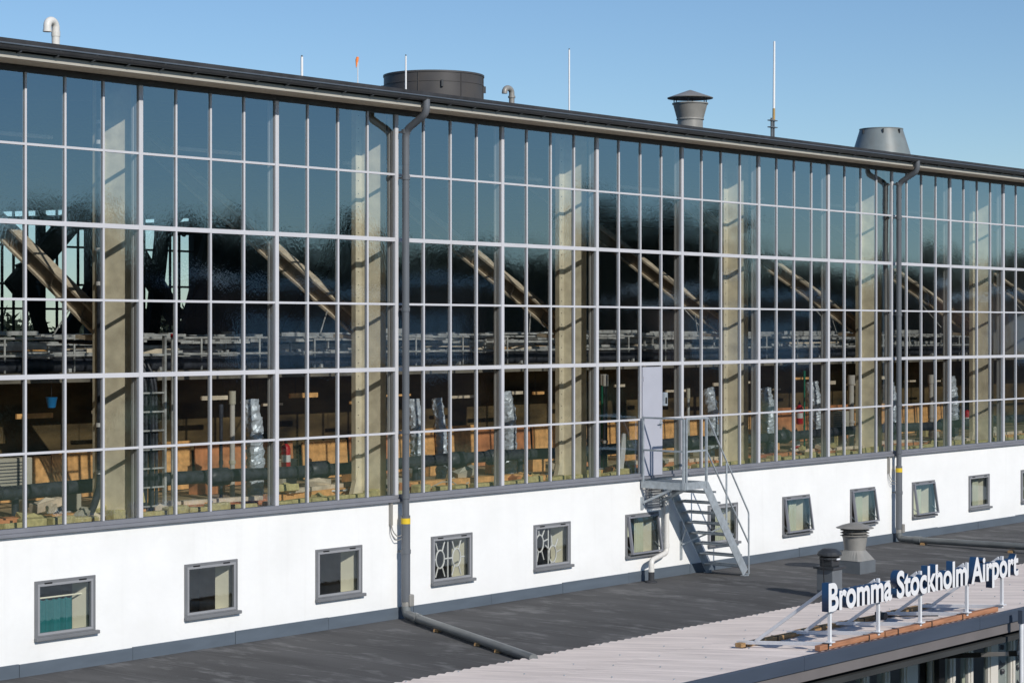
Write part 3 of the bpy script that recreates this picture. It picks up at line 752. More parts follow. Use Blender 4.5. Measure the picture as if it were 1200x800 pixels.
# ================================================================== SIGN
sg = thing('rooftop_sign', (7.6, -8.66, .5), 'white and blue letter sign reading Bromma Stockholm Airport on white posts', 'sign')
TEXT = 'Bromma Stockholm Airport'
def text_mesh(s, off=0.0, ext=0.0):
    cu = bpy.data.curves.new('t', 'FONT'); cu.body = s; cu.size = 1.0; cu.extrude = ext; cu.offset = off; cu.resolution_u = 6
    o = bpy.data.objects.new('t', cu); C.objects.link(o); bpy.context.view_layer.update()
    me = bpy.data.meshes.new_from_object(o.evaluated_get(bpy.context.evaluated_depsgraph_get()))
    bpy.data.objects.remove(o); bpy.data.curves.remove(cu)
    return me
def bbx(me):
    xs = [v.co.x for v in me.vertices]; return min(xs), max(xs)
def width(s):
    me = text_mesh(s); a, b = bbx(me); bpy.data.meshes.remove(me); return b - a
hh = width('HH'); adv = {}
for ch in set(TEXT): adv[ch] = width('H' + ch + 'H') - hh
pen = 0; place = []
for ch in TEXT: place.append((ch, pen)); pen += adv[ch]
me = text_mesh('B'); zs = [v.co.y for v in me.vertices]; cap = max(zs) - min(zs); bpy.data.meshes.remove(me)
X_A, X_B, Z_BASE, CAP = 4.97, 10.60, .960, .366
b0 = text_mesh('B'); left = bbx(b0)[0]
sx = (X_B - X_A) / (pen - left - .03); sz = CAP / cap
for ch, p in place:
    if ch == ' ': continue
    me = text_mesh(ch, .028, .5)
    me.materials.clear(); me.materials.append(M['letter_white']); me.materials.append(M['letter_blue'])
    bm = bmesh.new(); bm.from_mesh(me)
    for vtx in bm.verts:
        x, y, z = vtx.co
        vtx.co = (X_A + (p + x - left) * sx - 7.6, (-8.68 - z * .11) + 8.66, Z_BASE + y * sz - .5)
    bmesh.ops.recalc_face_normals(bm, faces=bm.faces)
    for f in bm.faces:
        f.material_index = 0 if max(v_.co.y for v_ in f.verts) < (-8.68 + 8.66 - .05) else 1
    bm.to_mesh(me); bm.free()
    o = bpy.data.objects.new('letter', me); C.objects.link(o); o.parent = sg
PX = [5.13, 6.44, 7.65, 9.09, 10.24]
for x in PX:
    MB().box(x - .022, x + .022, -8.665, -8.62, .50, 1.27).box(x - .06, x + .06, -8.70, -8.58, .497, .512).build('post', M['white_steel'], sg, bevel=.004)
    MB().bar((x, -8.66, .478), (x, -7.10, .478 - .1275), .05, .05).build('base_arm', M['white_steel'], sg, bevel=.004)
    MB().bar((x - .01, -7.42, .395), (x - .01, -8.60, 1.24), .035, .045).build('brace', M['white_steel'], sg, bevel=.003)
MB().box(X_A + .05, X_B - .05, -8.618, -8.60, 1.18, 1.205).build('rail', M['white_steel'], sg)

# ballast timbers under the sign
def timber(a, b, wdt, hgt, m, label, straps=()):
    a, b = Vector(a), Vector(b)
    t = thing('timber_beam', tuple((a + b) / 2), label, 'timber beam', 'ballast timbers under the roof sign')
    MB().bar(a, b, wdt, hgt).build('beam', m, t, bevel=.006)
    for q in straps:
        p = a.lerp(b, q); d = (b - a).normalized()
        MB().bar(p - d * .012, p + d * .012, wdt + .012, hgt + .012).build('strap', M['strap'], t)
sz_ = lambda y: SZ(y) + .024
zf, zr = sz_(-8.60) + .035, sz_(-7.2) + .035
timber((4.88, -8.60, zf), (6.62, -8.60, zf), .09, .07, M['timber'], 'front timber under the first two posts of the roof sign', (.12, .75))
timber((6.64, -8.61, zf), (8.36, -8.61, zf), .09, .07, M['timber'], 'front timber under the middle post of the roof sign', (.20, .78))
timber((8.38, -8.60, zf), (10.12, -8.60, zf), .09, .07, M['timber'], 'front timber under the fourth post of the roof sign', (.33,))
timber((5.00, -7.20, zr), (6.50, -7.22, zr), .11, .06, M['timber_old'], 'weathered rear timber under the leftmost sign brace', (.08, .62))
timber((6.52, -7.14, zr), (7.95, -7.16, zr), .11, .06, M['timber_old'], 'weathered rear timber between the second and third sign braces', (.5,))
timber((7.98, -7.20, zr), (9.30, -7.22, zr), .11, .06, M['timber_old'], 'weathered rear timber beside the dark junction box', (.3,))
timber((9.32, -7.15, zr), (10.60, -7.16, zr), .11, .06, M['timber_old'], 'weathered rear timber under the rightmost sign brace', ())
j = thing('junction_box', (8.55, -7.45, .36), 'dark round junction box lying behind the sign posts', 'junction box')
MB().tube([(8.55, -7.42, .40), (8.55, -7.54, .40)], .06, 16).box(8.49, 8.61, -7.43, -7.38, .34, .46).build('casing', M['vent_dark'], j, smooth=True)
MB().tube(bend([(8.55, -7.36, .40), (8.7, -7.2, .36), (8.9, -7.5, .36), (9.0, -8.2, .42)], .1), .01, 6).build('cable', M['strap'], j)

# timber blocks under the drain pipes
def block(x, y, lab, a=0.2):
    o = MB().box(-.11, .11, -.05, .05, 0, .03).box(-.10, .11, -.04, .05, .031, .05).build('timber_block', M['timber_old'], bevel=.004)
    o.location = (x, y, .0); o.rotation_euler.z = a; tag(o, lab, 'timber block', 'timber blocks under the drain pipes')
for x, y, lab in ((4.86, -1.52, 'timber block under the near drain pipe closest to the hangar wall'), (4.20, -2.98, 'timber block under the near drain pipe, middle of three'), (3.90, -3.65, 'timber block under the near drain pipe nearest the corrugated roof'),
                  (21.70, -.85, 'timber block under the far drain pipe at the wall bend'), (21.50, -3.1, 'timber block under the far drain pipe above the word Airport'), (21.46, -3.6, 'timber block under the far drain pipe, outermost one')):
    block(x, y, lab)
# small debris on the felt
o = MB().bar((0, 0, .01), (.3, .05, .02), .12, .02).bar((.2, -.1, .01), (.42, -.06, .012), .06, .014).build('wood_scrap', M['timber_old']); o.location = (27.3, -1.3, 0); tag(o, 'small pale scrap lying on the felt roof at far right', 'debris')

# bracket arm, pole, floodlight at the low front
br = thing('bracket_arm', (10.5, -7.36, -.5), 'black steel plate and horizontal arm fixed to the low glazed front', 'bracket')
MB().box(10.42, 10.62, -7.44, -7.345, -1.9, -.20).build('wall_plate', M['black_steel'], br, bevel=.004)
MB().bar((10.50, -7.44, -.47), (10.42, -8.20, -.355), .06, .075).build('arm', M['black_steel'], br, bevel=.004)  # inner half of the one arm, eave shade put in as black
MB().bar((10.42, -8.202, -.355), (10.35, -8.88, -.25), .05, .065).build('arm_sunlit_end', M['lintel'], br, bevel=.004)  # outer half of the same arm, sunlight put in as beige
MB().bar((10.365, -8.72, -.275), (10.352, -8.86, -.253), .07, .085).build('clamp', M['black_steel'], br)
MB().tube(bend([(11.35, -8.5, .10), (11.35, -8.5, -.02), (10.9, -8.6, -.12), (10.65, -8.7, -.30), (10.35, -8.9, -.33)], .12), .010, 6).build('cable', M['strap'], br)
po = thing('pole', (10.30, -8.95, -4.2), 'white round pole with a dark cap at the right edge before the low building', 'pole')
MB().tube([(10.30, -8.95, -4.2), (10.30, -8.95, .23)], .036, 14).build('shaft', M['white_steel'], po, smooth=True)
MB().box(10.255, 10.345, -8.99, -8.91, .23, .44).build('cap', M['fascia_blue'], po, bevel=.004)
fl = thing('floodlight', (5.5, -8.2, -.2), 'grey finned floodlight hanging under the low eave at the bottom edge', 'floodlight')
mb = MB().bar((5.42, -8.36, -.30), (5.54, -8.36, -.02), .16, .10, up=(1, 0, 0))
for k in range(5): mb.bar((5.40 + k * .0, -8.45 + k * .045, -.31), (5.53, -8.45 + k * .045, .0), .012, .16, up=(1, 0, 0))
mb.build('housing', M['galv'], fl, bevel=.004)
MB().bar((5.62, -8.30, -.30), (5.62, -8.30, .16), .05, .03).bar((5.62, -8.30, -.1), (5.52, -8.36, -.12), .03, .03).build('bracket', M['black_steel'], fl)
MB().tube(bend([(4.4, -8.3, .13), (4.7, -8.3, -.02), (5.1, -8.3, .03), (5.4, -8.3, .02), (5.6, -8.3, .1)], .15), .012, 6).build('cable', M['strap'], fl)

# ================================================================== THINGS ON THE HANGAR ROOF (y about 3 m behind the eave)
RZ = lambda y: 8.83 + .0885 * y
y = 3.0
g = thing('gooseneck_pipe', (.73, y, RZ(y)), 'tall white gooseneck vent pipe at the left end of the roof', 'vent pipe')
pts = [(.73, y, 9.0), (.73, y, 9.62)] + [(.63 + .10 * math.cos(t), y - .05 * (1 - math.cos(t)) / 2, 9.66 + .10 * math.sin(t)) for t in [math.pi * k / 10 for k in range(11)]] + [(.53, y - .05, 9.59)]
MB().tube(pts, .064, 18).build('pipe', M['pvc'], g, smooth=True)
MB().tube([(.73, y, 9.52), (.73, y, 9.60)], .071, 18).tube([(.53, y - .05, 9.57), (.53, y - .05, 9.60)], .071, 18).build('collar', M['pvc'], g, smooth=True)
g = thing('gooseneck_pipe', (11.93, y, RZ(y)), 'short pale grey gooseneck vent pipe right of the dark drum', 'vent pipe')
pts = [(11.93, y, 9.0), (11.93, y, 9.58)] + [(11.82 + .11 * math.cos(t), y, 9.60 + .09 * math.sin(t)) for t in [math.pi * k / 10 for k in range(11)]] + [(11.71, y, 9.57)]
MB().tube(pts, .056, 18).build('pipe', M['vent_grey'], g, smooth=True)
MB().tube([(11.93, y, 9.50), (11.93, y, 9.54)], .074, 18).build('collar', M['vent_grey'], g, smooth=True)
def mast(x, top, r, lab, y=3.0):
    t = thing('mast', (x, y, RZ(y)), lab, 'mast')
    MB().tube([(x, y, RZ(y) - .05), (x, y, top)], r, 10).build('rod', M['white_plastic'], t, smooth=True)
    MB().tube([(x, y, top), (x, y, top + .03)], r * .7, 8).lathe((x, y), [(.09, RZ(y) - .03), (.09, RZ(y) + .02), (.04, RZ(y) + .05)], 12).build('fitting', M['vent_slate'], t)
mast(6.13, 9.74, .024, 'short thick white mast left of the windsock')
mast(8.84, 10.03, .017, 'thin white mast behind the dark drum')
mast(13.77, 10.66, .017, 'tall thin white mast between the small gooseneck and the cowl')
ws = thing('windsock', (7.55, 3, RZ(3)), 'small orange windsock drooping from a thin pole', 'windsock')
MB().tube([(7.55, 3, 9.0), (7.55, 3, 9.88)], .010, 8).build('pole', M['white_steel'], ws, smooth=True)
MB().tube([(7.545, 3, 9.87), (7.51, 2.98, 9.82), (7.47, 2.95, 9.75), (7.43, 2.92, 9.67)], [.026, .030, .018, .006], 10).build('sock', M['orange'], ws, smooth=True)
dm = thing('roof_drum', (10.1, 4.0, RZ(4)), 'wide dark cylindrical roof drum', 'roof drum')
dcx, dcy, dr_ = 10.27, 3.6, .985
MB().lathe((dcx, dcy), [(dr_, 8.95), (dr_, 9.80), (dr_ + .012, 9.80), (dr_ + .012, 9.835), (dr_ - .05, 9.835)], 64).build('barrel', M['drum'], dm, smooth=True)
for zz in (9.30, 9.62): MB().lathe((dcx, dcy), [(dr_ + .001, zz), (dr_ + .008, zz + .004), (dr_ + .008, zz + .016), (dr_ + .001, zz + .02)], 64).build('seam', M['drum'], dm, smooth=True)
for a in (R(205), R(255), R(300)):
    c_, s_ = math.cos(a), math.sin(a); MB().bar((dcx + c_ * dr_, dcy + s_ * dr_, 9.0), (dcx + c_ * dr_, dcy + s_ * dr_, 9.79), .02, .02).build('seam', M['drum'], dm)
mb = MB()
for a in (R(130), R(-40), R(232)):
    mb.box(-.02, .02, -.02, .02, 0, 0) if False else None
    c_, s_ = math.cos(a), math.sin(a); mb.bar((dcx + c_ * dr_, dcy + s_ * dr_, 9.58), (dcx + c_ * (dr_ + .05), dcy + s_ * (dr_ + .05), 9.58), .04, .13)
mb.build('lifting_lug', M['vent_dark'], dm)
cw = thing('cowl_vent', (18.08, 3, RZ(3)), 'flared grey chimney cowl with a wide conical rain cap', 'chimney cowl')
cx, cy = 18.08, 3.0
MB().lathe((cx, cy), [(.285, 8.95), (.285, 9.535), (.31, 9.535), (.31, 9.56), (.30, 9.57), (.385, 9.885), (.405, 9.885), (.405, 9.91), (.33, 9.91)], 48).build('barrel', M['vent_grey'], cw, smooth=True)
mb = MB()
for k in range(6):
    a = k * math.pi / 3 + .5; mb.tube([(cx + .39 * math.cos(a), cy + .39 * math.sin(a), 9.88), (cx + .39 * math.cos(a), cy + .39 * math.sin(a), 10.03)], .013, 6)
mb.build('cap_stay', M['vent_dark'], cw)
MB().lathe((cx, cy), [(.51, 10.015), (.515, 10.03), (.02, 10.205), (.005, 10.207)], 48).build('rain_cap', M['vent_grey'], cw, smooth=True)
an = thing('whip_antenna', (21.45, 3, RZ(3)), 'long white whip antenna clamped to a short grey double post', 'antenna')
MB().tube([(21.47, 3, 10.06), (21.49, 3, 11.66)], [.030, .024], 12).build('rod', M['white_plastic'], an, smooth=True)
MB().tube([(21.465, 3, 9.80), (21.47, 3, 10.07)], .032, 12).build('rod_base', M['brass'], an, smooth=True)
MB().tube([(21.38, 3, 8.95), (21.38, 3, 9.84)], .030, 10).tube([(21.47, 3, 9.40), (21.47, 3, 9.80)], .022, 10).build('post', M['vent_slate'], an, smooth=True)
mb = MB()
for z in (9.61, 9.77): mb.box(21.27, 21.56, 2.95, 3.05, z, z + .022)
mb.build('clamp', M['vent_slate'], an)
cn = thing('cone_vent', (26.4, 3, RZ(3)), 'grey green truncated cone vent at the right of the roof', 'roof vent')
MB().lathe((26.42, 3.0), [(.84, 8.98), (.545, 9.93), (.555, 9.93), (.555, 9.95), (.48, 9.95)], 56).build('cone', M['cone'], cn, smooth=True)
mb = MB()
for a in (R(215), R(20), R(160), R(260)):
    c_, s_ = math.cos(a), math.sin(a); mb.bar((26.42 + c_ * .56, 3 + s_ * .56, 9.86), (26.42 + c_ * .61, 3 + s_ * .61, 9.86), .03, .10)
mb.build('lifting_lug', M['vent_dark'], cn)

# ================================================================== INSIDE THE GLASS
# mineral wool along the sill
proto = []
for v_ in range(5):
    mb = MB(); nx = 7; L_ = random.uniform(.34, .52); vs = []; fs = []
    hgt = random.uniform(.10, .17)
    mb.box(-L_ / 2, L_ / 2, -.09, .09, 0, hgt)
    o = mb.build('mineral_wool_batt', M['wool'], bevel=.02); proto.append((o, L_))
x = -2.6; k = 0; first = set()
while x < 31.0:
    v_ = random.randrange(5); o, L_ = proto[v_]
    if v_ not in first: first.add(v_); c_ = o
    else: c_ = o.copy(); C.objects.link(c_)
    if x < 27:
        c_.location = (x + L_ / 2, .40 + random.uniform(-.05, .08), 2.002); c_.rotation_euler = (random.gauss(0, .05), random.gauss(0, .03), random.gauss(0, .10))
    else:
        c_.location = (x + L_ / 2, .40, 2.002)
    tag(c_, 'yellow mineral wool batt in the row along the inside of the glass wall', 'insulation batt', 'yellow wool batts along the glass wall')
    x += L_ + random.choice((.01, .03, .05, .22)); k += 1
for i_, (o, L_) in enumerate(proto):
    if i_ not in first: bpy.data.objects.remove(o)

# boards standing at the back: orange panels lit by the sun
x = -3.2; k = 0
WHERE = ['left of the first column', 'behind the cable ladder', 'behind the foil ducts', 'behind the near downpipe', 'behind the door', 'right of the staircase', 'behind the far columns']
while x < 31:
    wd = random.choice((1.2, 1.8, 2.4)); hg = random.uniform(.70, .92)
    o = MB().box(0, wd - .02, 0, .03, 0, hg).build('board', M['osb'] if random.random() < .75 else M['brick'])
    o.location = (x, 4.20 + random.uniform(0, .12), 2.02); o.rotation_euler = (R(-4), 0, 0)
    tag(o, 'orange board leaning in the row at the back of the attic floor', 'board', 'orange boards at the back of the attic')
    x += wd + random.choice((.0, .05, .3)); k += 1
# stacked timbers lying on the floor
x = -3.0
while x < 31:
    ln = random.uniform(1.4, 3.2); yy = random.uniform(.78, 1.08); hh_ = random.uniform(.09, .17)
    o = MB().box(-ln / 2, ln / 2, -.12, .12, 0, hh_).build('timber_baulk', M['osb'] if random.random() < .3 else M['brick'], bevel=.01)
    o.location = (x + ln / 2, yy, 2.0); o.rotation_euler.z = random.gauss(0, .06)
    tag(o, 'reddish timber baulk lying on the attic floor below the black pipe', 'timber baulk', 'reddish timbers on the attic floor')
    if random.random() < .5:
        o2 = MB().box(-ln * .4, ln * .4, -.08, .08, 0, .07).build('plank', M['strut'], bevel=.005); o2.location = (x + ln / 2, yy, 2.0 + hh_ + .001); o2.rotation_euler.z = random.gauss(0, .1)
        tag(o2, 'loose pale plank on top of a reddish timber', 'plank', 'loose planks on the attic timbers')
    x += ln + random.choice((.02, .08, .4))

def crate(x, y, m, lab):
    w_, d_, h_ = random.uniform(.25, .6), random.uniform(.2, .4), random.uniform(.2, .5)
    t = thing('crate', (x, y, 2.002), lab, 'crate', 'crates and boxes on the attic floor')
    MB().box(x - w_ / 2, x + w_ / 2, y - d_ / 2, y + d_ / 2, 2.002, 2.002 + h_).build('body', m, t, bevel=.008)
    MB().box(x - w_ / 2 - .01, x + w_ / 2 + .01, y - d_ / 2 - .01, y + d_ / 2 + .01, 2.003 + h_, 2.02 + h_).build('lid', M['strut'], t)
    t.rotation_euler.z = random.uniform(-.3, .3)
x = -2.8
while x < 31:
    crate(x, random.uniform(2.5, 3.5), random.choice((M['osb'], M['brick'], M['strut'], M['cream_box'], M['wool'], M['osb'])), 'orange or pale box standing among the timbers on the attic floor')
    x += random.uniform(.9, 2.8)
x = -2.5
while x < 31:
    pts = [(x, 1.0, 2.03)]
    for q in range(5): pts.append((x + .25 * (q + 1), 1.0 + random.uniform(-.22, .22), 2.03 + random.uniform(0, .12)))
    o = MB().tube(pts, random.choice((.012, .018, .03)), 7).build('loose_hose', random.choice((M['strap'], M['cream_box'], M['tray'], M['black_ins'])), smooth=True)
    tag(o, 'loose hose lying on the attic floor between the wool and the black pipe', 'hose', 'loose hoses on the attic floor')
    x += random.uniform(.9, 2.4)
# black insulated pipe along the wall
bp = thing('insulated_pipe', (12, 1.4, 2.45), 'long black insulated pipe running behind the glass above the floor', 'pipe')
mb = MB(); pts = []; rs = []
x = -4.0
while x < 32:
    pts.append((x, 1.45 + .03 * math.sin(x * 1.3), 2.46 + .02 * math.sin(x * .9))); rs.append(.105 + random.uniform(-.006, .008)); x += .35
mb.tube(pts, rs, 14); mb.build('pipe_run', M['black_ins'], bp, smooth=True)
for x in (-1.7, 2.75, 5.0, 8.5, 9.6, 13.8, 16.0, 19.4, 24.2, 26.8):
    MB().tube([(x - .22, 1.40, 2.46), (x - .17, 1.40, 2.46), (x + .17, 1.40, 2.46), (x + .22, 1.40, 2.46)], [.11, .15, .15, .11], 14).build('coupling', M['black_ins'], bp, smooth=True)
for x in (-1.2, 1.0, 4.0, 7.4, 10.3, 14.6, 18.8, 23.0, 27.2):
    MB().tube([(x, 1.40, 2.0), (x, 1.40, 2.40)], .055, 10).build('support', M['black_ins'], bp, smooth=True)
# foil ducts
def foil(x, y, r, top, lab):
    pts = []; rs = []; n = 44
    for i in range(n + 1):
        t = i / n; z = 2.02 + t * (top - 2.02)
        pts.append((.03 * math.sin(t * 5), .09 * max(0, t - .72) ** 1.2 * 4, z - 2.02)); rs.append(r * (1 + .05 * math.sin(i * 1.3)))
    mb = MB().tube(pts, rs, 18)
    for v_ in mb.v: v_ += Vector((random.gauss(0, .010), random.gauss(0, .010), random.gauss(0, .008)))
    o = mb.build('foil_duct', M['foil'], smooth=False); o.location = (x, y, 2.02); o.rotation_euler.z = random.uniform(-.3, .3)
    tag(o, lab, 'duct', 'silver foil ducts')
for x, r, top, lab in ((4.12, .15, 3.65, 'silver foil duct left of the second glass mullion'), (8.12, .13, 3.55, 'silver foil duct just right of the near downpipe'), (8.78, .10, 3.55, 'thin silver foil duct right of the near downpipe, second one'),
                       (10.72, .15, 3.62, 'silver foil duct behind the glass left of the staircase'), (17.55, .14, 3.55, 'silver foil duct above the stair handrail'), (19.75, .16, 3.5, 'silver foil duct behind the third window right of the stair'),
                       (21.75, .16, 3.6, 'silver foil duct beside the cream casing near the far downpipe'), (25.3, .14, 3.5, 'silver foil duct directly right of the far downpipe'), (28.35, .17, 3.6, 'silver foil duct left of the red sign near the right edge'),
                       (-2.32, .15, 3.7, 'silver foil duct at the left edge of the glass')):
    foil(x, 2.05, r, top, lab)
# pipes and posts standing on the floor
def stand(x, y, r, z1, m, lab, name='standing_pipe', cat='pipe', cap=None):
    t = thing(name, (x, y, 2.0), lab, cat)
    MB().tube([(x, y, 2.0), (x, y, z1)], r, 12).build('shaft', m, t, smooth=True)
    MB().tube([(x, y, z1 - .22), (x, y, z1)], r * 1.35, 12).tube([(x, y, 2.6), (x, y, 2.66)], r * 1.3, 12).build('fitting', cap or m, t, smooth=True)
stand(3.58, 2.0, .045, 3.82, M['pvc'], 'white pipe standing left of the foil duct in the second bay', cap=M['cream_box'])
stand(3.42, 2.1, .03, 3.6, M['black_ins'], 'thin black pipe beside the white pipe in the second bay')
stand(6.9, 2.0, .055, 3.75, M['black_ins'], 'black pipe with pale foot left of the near column', cap=M['pvc'])
stand(13.0, 1.5, .055, 3.95, M['green'], 'green pipe standing left of the grey door', cap=M['pvc'])
stand(12.8, 1.7, .05, 3.8, M['black_ins'], 'black pipe beside the green pipe left of the door')
stand(13.25, 1.8, .04, 3.0, M['pvc'], 'short white pipe beside the green pipe')
stand(12.55, 1.1, .045, 3.95, M['black_ins'], 'black pipe standing left of the column by the staircase', cap=M['pvc'])
stand(16.05, 1.6, .035, 3.6, M['tray'], 'thin galvanised pipe behind the upper stair handrail', cap=M['cream_box'])
stand(23.3, 2.0, .07, 3.75, M['pvc'], 'white pipe with pale cap left of the far downpipe')
stand(27.0, 1.9, .06, 3.7, M['pvc'], 'white pipe right of the far downpipe')
stand(20.6, 1.6, .02, 3.9, M['green'], 'thin green rod between two foil ducts', name='rod', cat='rod')
# dark downpipe inside the first column
t = thing('rainwater_pipe', (-.27, .56, 2.0), 'black rainwater pipe with white clips beside the first cream column', 'pipe')
MB().tube(bend([(-.22, .66, 8.5), (-.22, .66, 2.5), (-.32, .75, 2.1)], .15), .055, 12).build('pipe_run', M['black_ins'], t, smooth=True)
for z in (2.7, 3.4, 5.5, 6.0, 7.6, 7.9): MB().tube([(-.22, .66, z), (-.22, .66, z + .06)], .068, 12).build('clip', M['white_plastic'], t, smooth=True)
# cable ladder with a bundle of black hoses
t = thing('cable_ladder', (1.05, .9, 2.0), 'galvanised cable ladder carrying a bundle of black hoses', 'cable ladder')
for xx in (.60, 1.20): MB().box(xx - .02, xx + .02, .86, .92, 2.0, 4.75).build('side_rail', M['tray'], t)
for k in range(9): MB().box(.62, 1.18, .875, .905, 2.12 + k * .29, 2.145 + k * .29).build('rung', M['tray'], t)
for k in range(7):
    xx = .70 + k * .065
    MB().tube(bend([(xx, .95 + .02 * (k % 2), 2.02), (xx + .01, .96, 3.0), (xx, .97, 4.15), (xx - .25, 1.25, 4.62), (xx - .5, 2.2, 4.66)], .35), .026, 8).build('hose', M['black_ins'], t, smooth=True)
t = thing('galvanised_post', (1.42, .95, 2.0), 'galvanised post with a red cap right of the cable ladder', 'post')
MB().tube([(1.42, .95, 2.0), (1.42, .95, 4.72)], .032, 10).build('shaft', M['tray'], t, smooth=True)
MB().tube([(1.42, .95, 4.72), (1.42, .95, 4.78)], .04, 10).build('cap', M['red'], t, smooth=True)
# extinguishers
def extinguisher(x, y, z, lab):
    t = thing('fire_extinguisher', (x, y, z), lab, 'fire extinguisher', 'red fire extinguishers')
    MB().lathe((x, y), [(.07, z), (.08, z + .02), (.08, z + .36), (.06, z + .42), (.025, z + .45)], 18).build('cylinder', M['red'], t, smooth=True)
    MB().box(x - .02, x + .02, y - .02, y + .02, z + .45, z + .50).bar((x, y, z + .50), (x - .07, y - .05, z + .54), .02, .015).build('valve', M['strap'], t)
    MB().lathe((x, y), [(.0815, z + .14), (.0815, z + .26)], 18).build('instruction_label', M['white_plastic'], t, smooth=True)
extinguisher(4.66, 1.85, 2.45, 'red fire extinguisher right of the second glass mullion')
extinguisher(20.5, 1.75, 2.05, 'red fire extinguisher on the attic floor right of the stair')
extinguisher(21.1, 2.05, 2.65, 'red fire extinguisher left of the cream casing')
extinguisher(28.9, 1.9, 2.3, 'red fire extinguisher beside the right hand foil duct')
t = thing('safety_sign', (29.2, 1.7, 2.8), 'small red and white sign hanging right of the last foil duct', 'sign')
MB().bar((29.1, 1.7, 2.72), (29.35, 1.7, 2.80), .02, .30).build('plate', M['red'], t); MB().bar((29.18, 1.686, 2.745), (29.27, 1.686, 2.775), .004, .24).build('panel', M['white_plastic'], t)
MB().tube([(29.22, 1.7, 2.9), (29.22, 1.7, 3.98)], .006, 6).build('hanger', M['strap'], t)
# casings (outdoor units)
def casing(x, y, lab):
    t = thing('air_unit', (x, y, 2.0), lab, 'air conditioning unit', 'cream air conditioning units')
    MB().box(x - .36, x + .36, y - .14, y + .14, 2.40, 2.92).build('casing', M['cream_box'], t, bevel=.015)
    mb = MB()
    for k in range(9): mb.box(x - .31, x + .20, y - .146, y - .141, 2.45 + k * .05, 2.465 + k * .05)
    mb.build('grille', M['vent_slate'], t)
    MB().box(x - .3, x - .25, y - .1, y + .1, 2.0, 2.4).box(x + .25, x + .3, y - .1, y + .1, 2.0, 2.4).build('leg', M['tray'], t)
casing(-.95, 1.95, 'cream slatted air conditioning unit at the lower left behind the glass')
casing(22.3, 1.8, 'cream slatted air conditioning unit left of the far downpipe')
# leaning white plank by the door
o = MB().bar((0, 0, 0), (.16, .02, .72), .14, .03, up=(0, 1, 0)).build('plank', M['white_steel']); o.location = (12.16, .42, 2.1); tag(o, 'white plank leaning inside the glass left of the grey door', 'plank')
o = MB().lathe((0, 0), [(.06, 0), (.09, .15), (.095, .16)], 16).build('bucket', M['blue'], smooth=True); o.location = (.05, 2.2, 3.64)
tag(o, 'blue bucket hanging left of the first column', 'bucket')
MB().tube([(.05, 2.2, 3.80), (.05, 2.2, 4.0)], .006, 6).build('handle', M['strap'], o)
# trays and pipes on the deck edge
def run(name, y, z, kind, lab):
    t = thing(name, (12, y, z), lab, 'cable tray' if kind == 'tray' else ('guard rail' if kind == 'rail' else 'pipe'))
    if kind == 'tray':
        mb = MB(); x = -5
        while x < 33:
            ln = random.uniform(.8, 3.2); dz = random.uniform(-.05, .05)
            mb.box(x, x + ln, y - .16, y - .15, z + dz, z + dz + random.choice((.04, .07, .10))).box(x, x + ln, y + .15, y + .16, z + dz, z + dz + .06); x += ln + random.choice((.02, .15, .5))
        mb.build('side_rail', M['tray'], t)
        mb = MB(); x = -5
        while x < 33: mb.box(x, x + random.uniform(.04, .3), y - .149, y + .149, z + .01, z + random.uniform(.02, .09)); x += random.uniform(.3, 1.1)
        mb.build('rung', M['tray'], t)
        mb = MB(); x = -4.2
        while x < 33: mb.box(x, x + .03, y - .02, y + .02, 4.08, z); x += 2.72
        mb.build('support', M['tray'], t)
    elif kind == 'rail':
        mb = MB().tube([(-5, y, z), (33, y, z)], .022, 8); mb.build('rail_bar', M['tray'], t, smooth=True)
        mb = MB(); x = -4.0
        while x < 33: mb.tube([(x, y, 4.08), (x, y, z)], .018, 8); x += 1.36
        mb.build('stanchion', M['tray'], t, smooth=True)
    else:
        pts = [(x * .5 - 5, y + .02 * math.sin(x), z) for x in range(77)]
        MB().tube(pts, [.12 + random.uniform(-.01, .01) for _ in pts], 12).build('pipe_run', M['black_ins'], t, smooth=True)
        mb = MB(); x = -4.4
        while x < 33: mb.box(x, x + .06, y - .14, y + .14, 4.08, z - .05); x += 1.9
        mb.build('support', M['tray'], t)
run('guard_rail', 3.45, 4.70, 'rail', 'thin galvanised rail along the front edge of the upper deck')
run('cable_tray', 3.9, 4.62, 'tray', 'long cable tray raised along the upper deck')
run('deck_pipe', 4.9, 4.36, 'pipe', 'thick black pipe on the upper deck behind the tray')
run('guard_rail', 3.45, 4.42, 'rail', 'lower galvanised rail along the front edge of the upper deck')
run('cable_tray', 4.4, 4.40, 'tray', 'low cable tray on the upper deck in front of the thick black pipe')
run('cable_tray', 5.7, 4.72, 'tray', 'high cable tray on the upper deck behind the thick black pipe')
run('cable_tray', 6.6, 4.50, 'tray', 'rearmost cable tray on the upper deck')
run('deck_pipe', 3.55, 4.26, 'pipe', 'black pipe lying along the front edge of the upper deck')
MB().box(XL, XR, 3.20, 3.34, 3.99, 4.15).build('deck_edge', M['deck'], hangar)
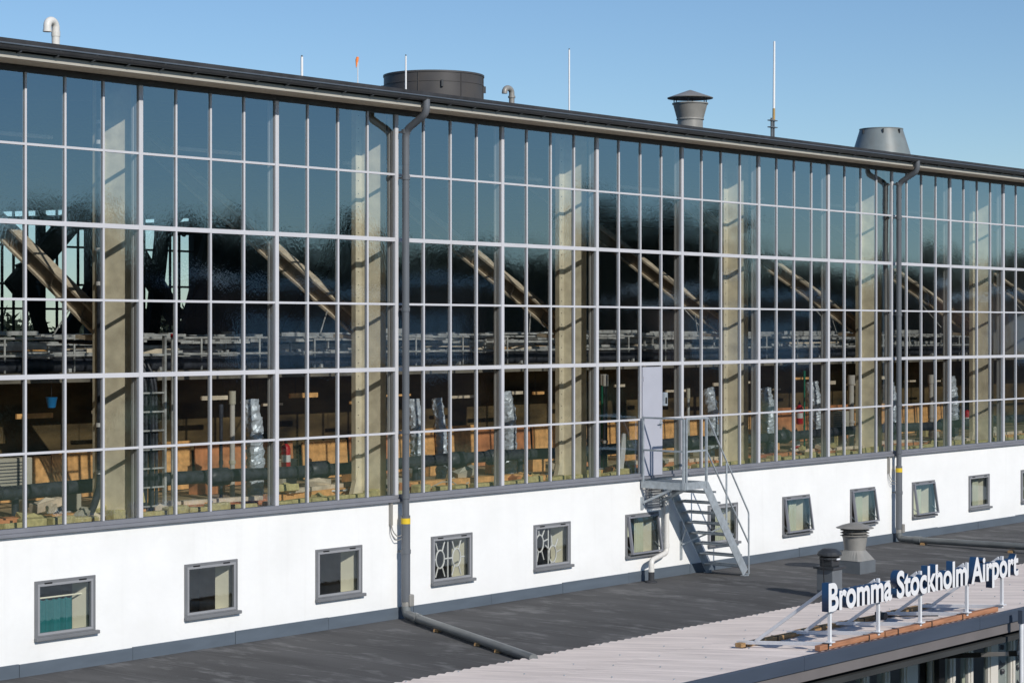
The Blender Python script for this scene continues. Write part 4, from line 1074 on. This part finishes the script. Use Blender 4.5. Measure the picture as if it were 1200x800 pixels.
# planks and offcuts lying on the deck, each its own
for k in range(80):
    ln = random.uniform(.4, 1.8); o = MB().box(-ln / 2, ln / 2, -.07, .07, 0, random.uniform(.03, .12)).build('plank', random.choice((M['strut'], M['tray'], M['strut'], M['osb'])))
    yy = random.uniform(3.7, 7.5); o.location = (random.uniform(-3, 28) + (yy - 3) * .8, yy, 4.08 + random.choice((0, 0, .1, .35))); o.rotation_euler.z = random.uniform(-.5, .5)
    tag(o, 'loose plank lying on the upper deck behind the pipes', 'plank', 'loose planks on the upper deck')
for k in range(26):  # added boards standing in for sunlight through gaps below the deck
    ln = random.uniform(.25, .9); xx = -2.0 + k * 1.28 + random.uniform(-.5, .5); zz = random.uniform(3.38, 3.62); yy = random.uniform(3.42, 3.75)
    o = MB().box(-ln / 2, ln / 2, -.02, .02, 0, random.uniform(.035, .09)).build('light_sliver_board', random.choice((M['osb'], M['strut'], M['strut'], M['strut'])))
    o.location = (xx, yy, zz)
    MB().tube([(xx - ln * .3, yy, zz), (xx - ln * .3, yy, 3.985)], .006, 5).build('hanger', M['strap'], o)
    tag(o, 'short pale board added as a sliver of sunlight under the edge of the upper deck', 'board', 'added light slivers under the upper deck')
x = -2.7
while x < 30.5:
    yy = random.uniform(.62, 1.25); a_, b_, c_ = random.uniform(.06, .26), random.uniform(.05, .14), random.uniform(.04, .16)
    o = MB().box(-a_, a_, -b_, b_, 0, c_).add([(-a_ * .8, -b_ * .6, c_), (a_ * .6, -b_ * .5, c_), (a_ * .5, b_ * .7, c_), (-a_ * .6, b_ * .6, c_), (0, 0, c_ + .05)], [(0, 1, 4), (1, 2, 4), (2, 3, 4), (3, 0, 4)]).build('rubble_piece', random.choice((M['wool'], M['osb'], M['strut'], M['brick'], M['cream_box'])))
    o.location = (x, yy, 2.19 if random.random() < .3 else 2.003); o.rotation_euler = (random.gauss(0, .15), random.gauss(0, .15), random.uniform(-.8, .8))
    tag(o, 'pale or orange offcut among the rubble just inside the glass wall', 'offcut', 'offcuts and rubble inside the glass wall')
    x += random.uniform(.2, .55)
# batten lights hung under the roof
for k in range(9):
    X = -1.2 + k * 4.1
    o = MB().box(-.8, .8, -.05, .05, 0, .06).build('light_batten', M['white_plastic'], bevel=.01); o.location = (X + 1.2, 3.2, 7.9)
    tag(o, 'unlit white batten light hanging high inside behind the upper panes', 'light', 'batten lights under the hangar roof')
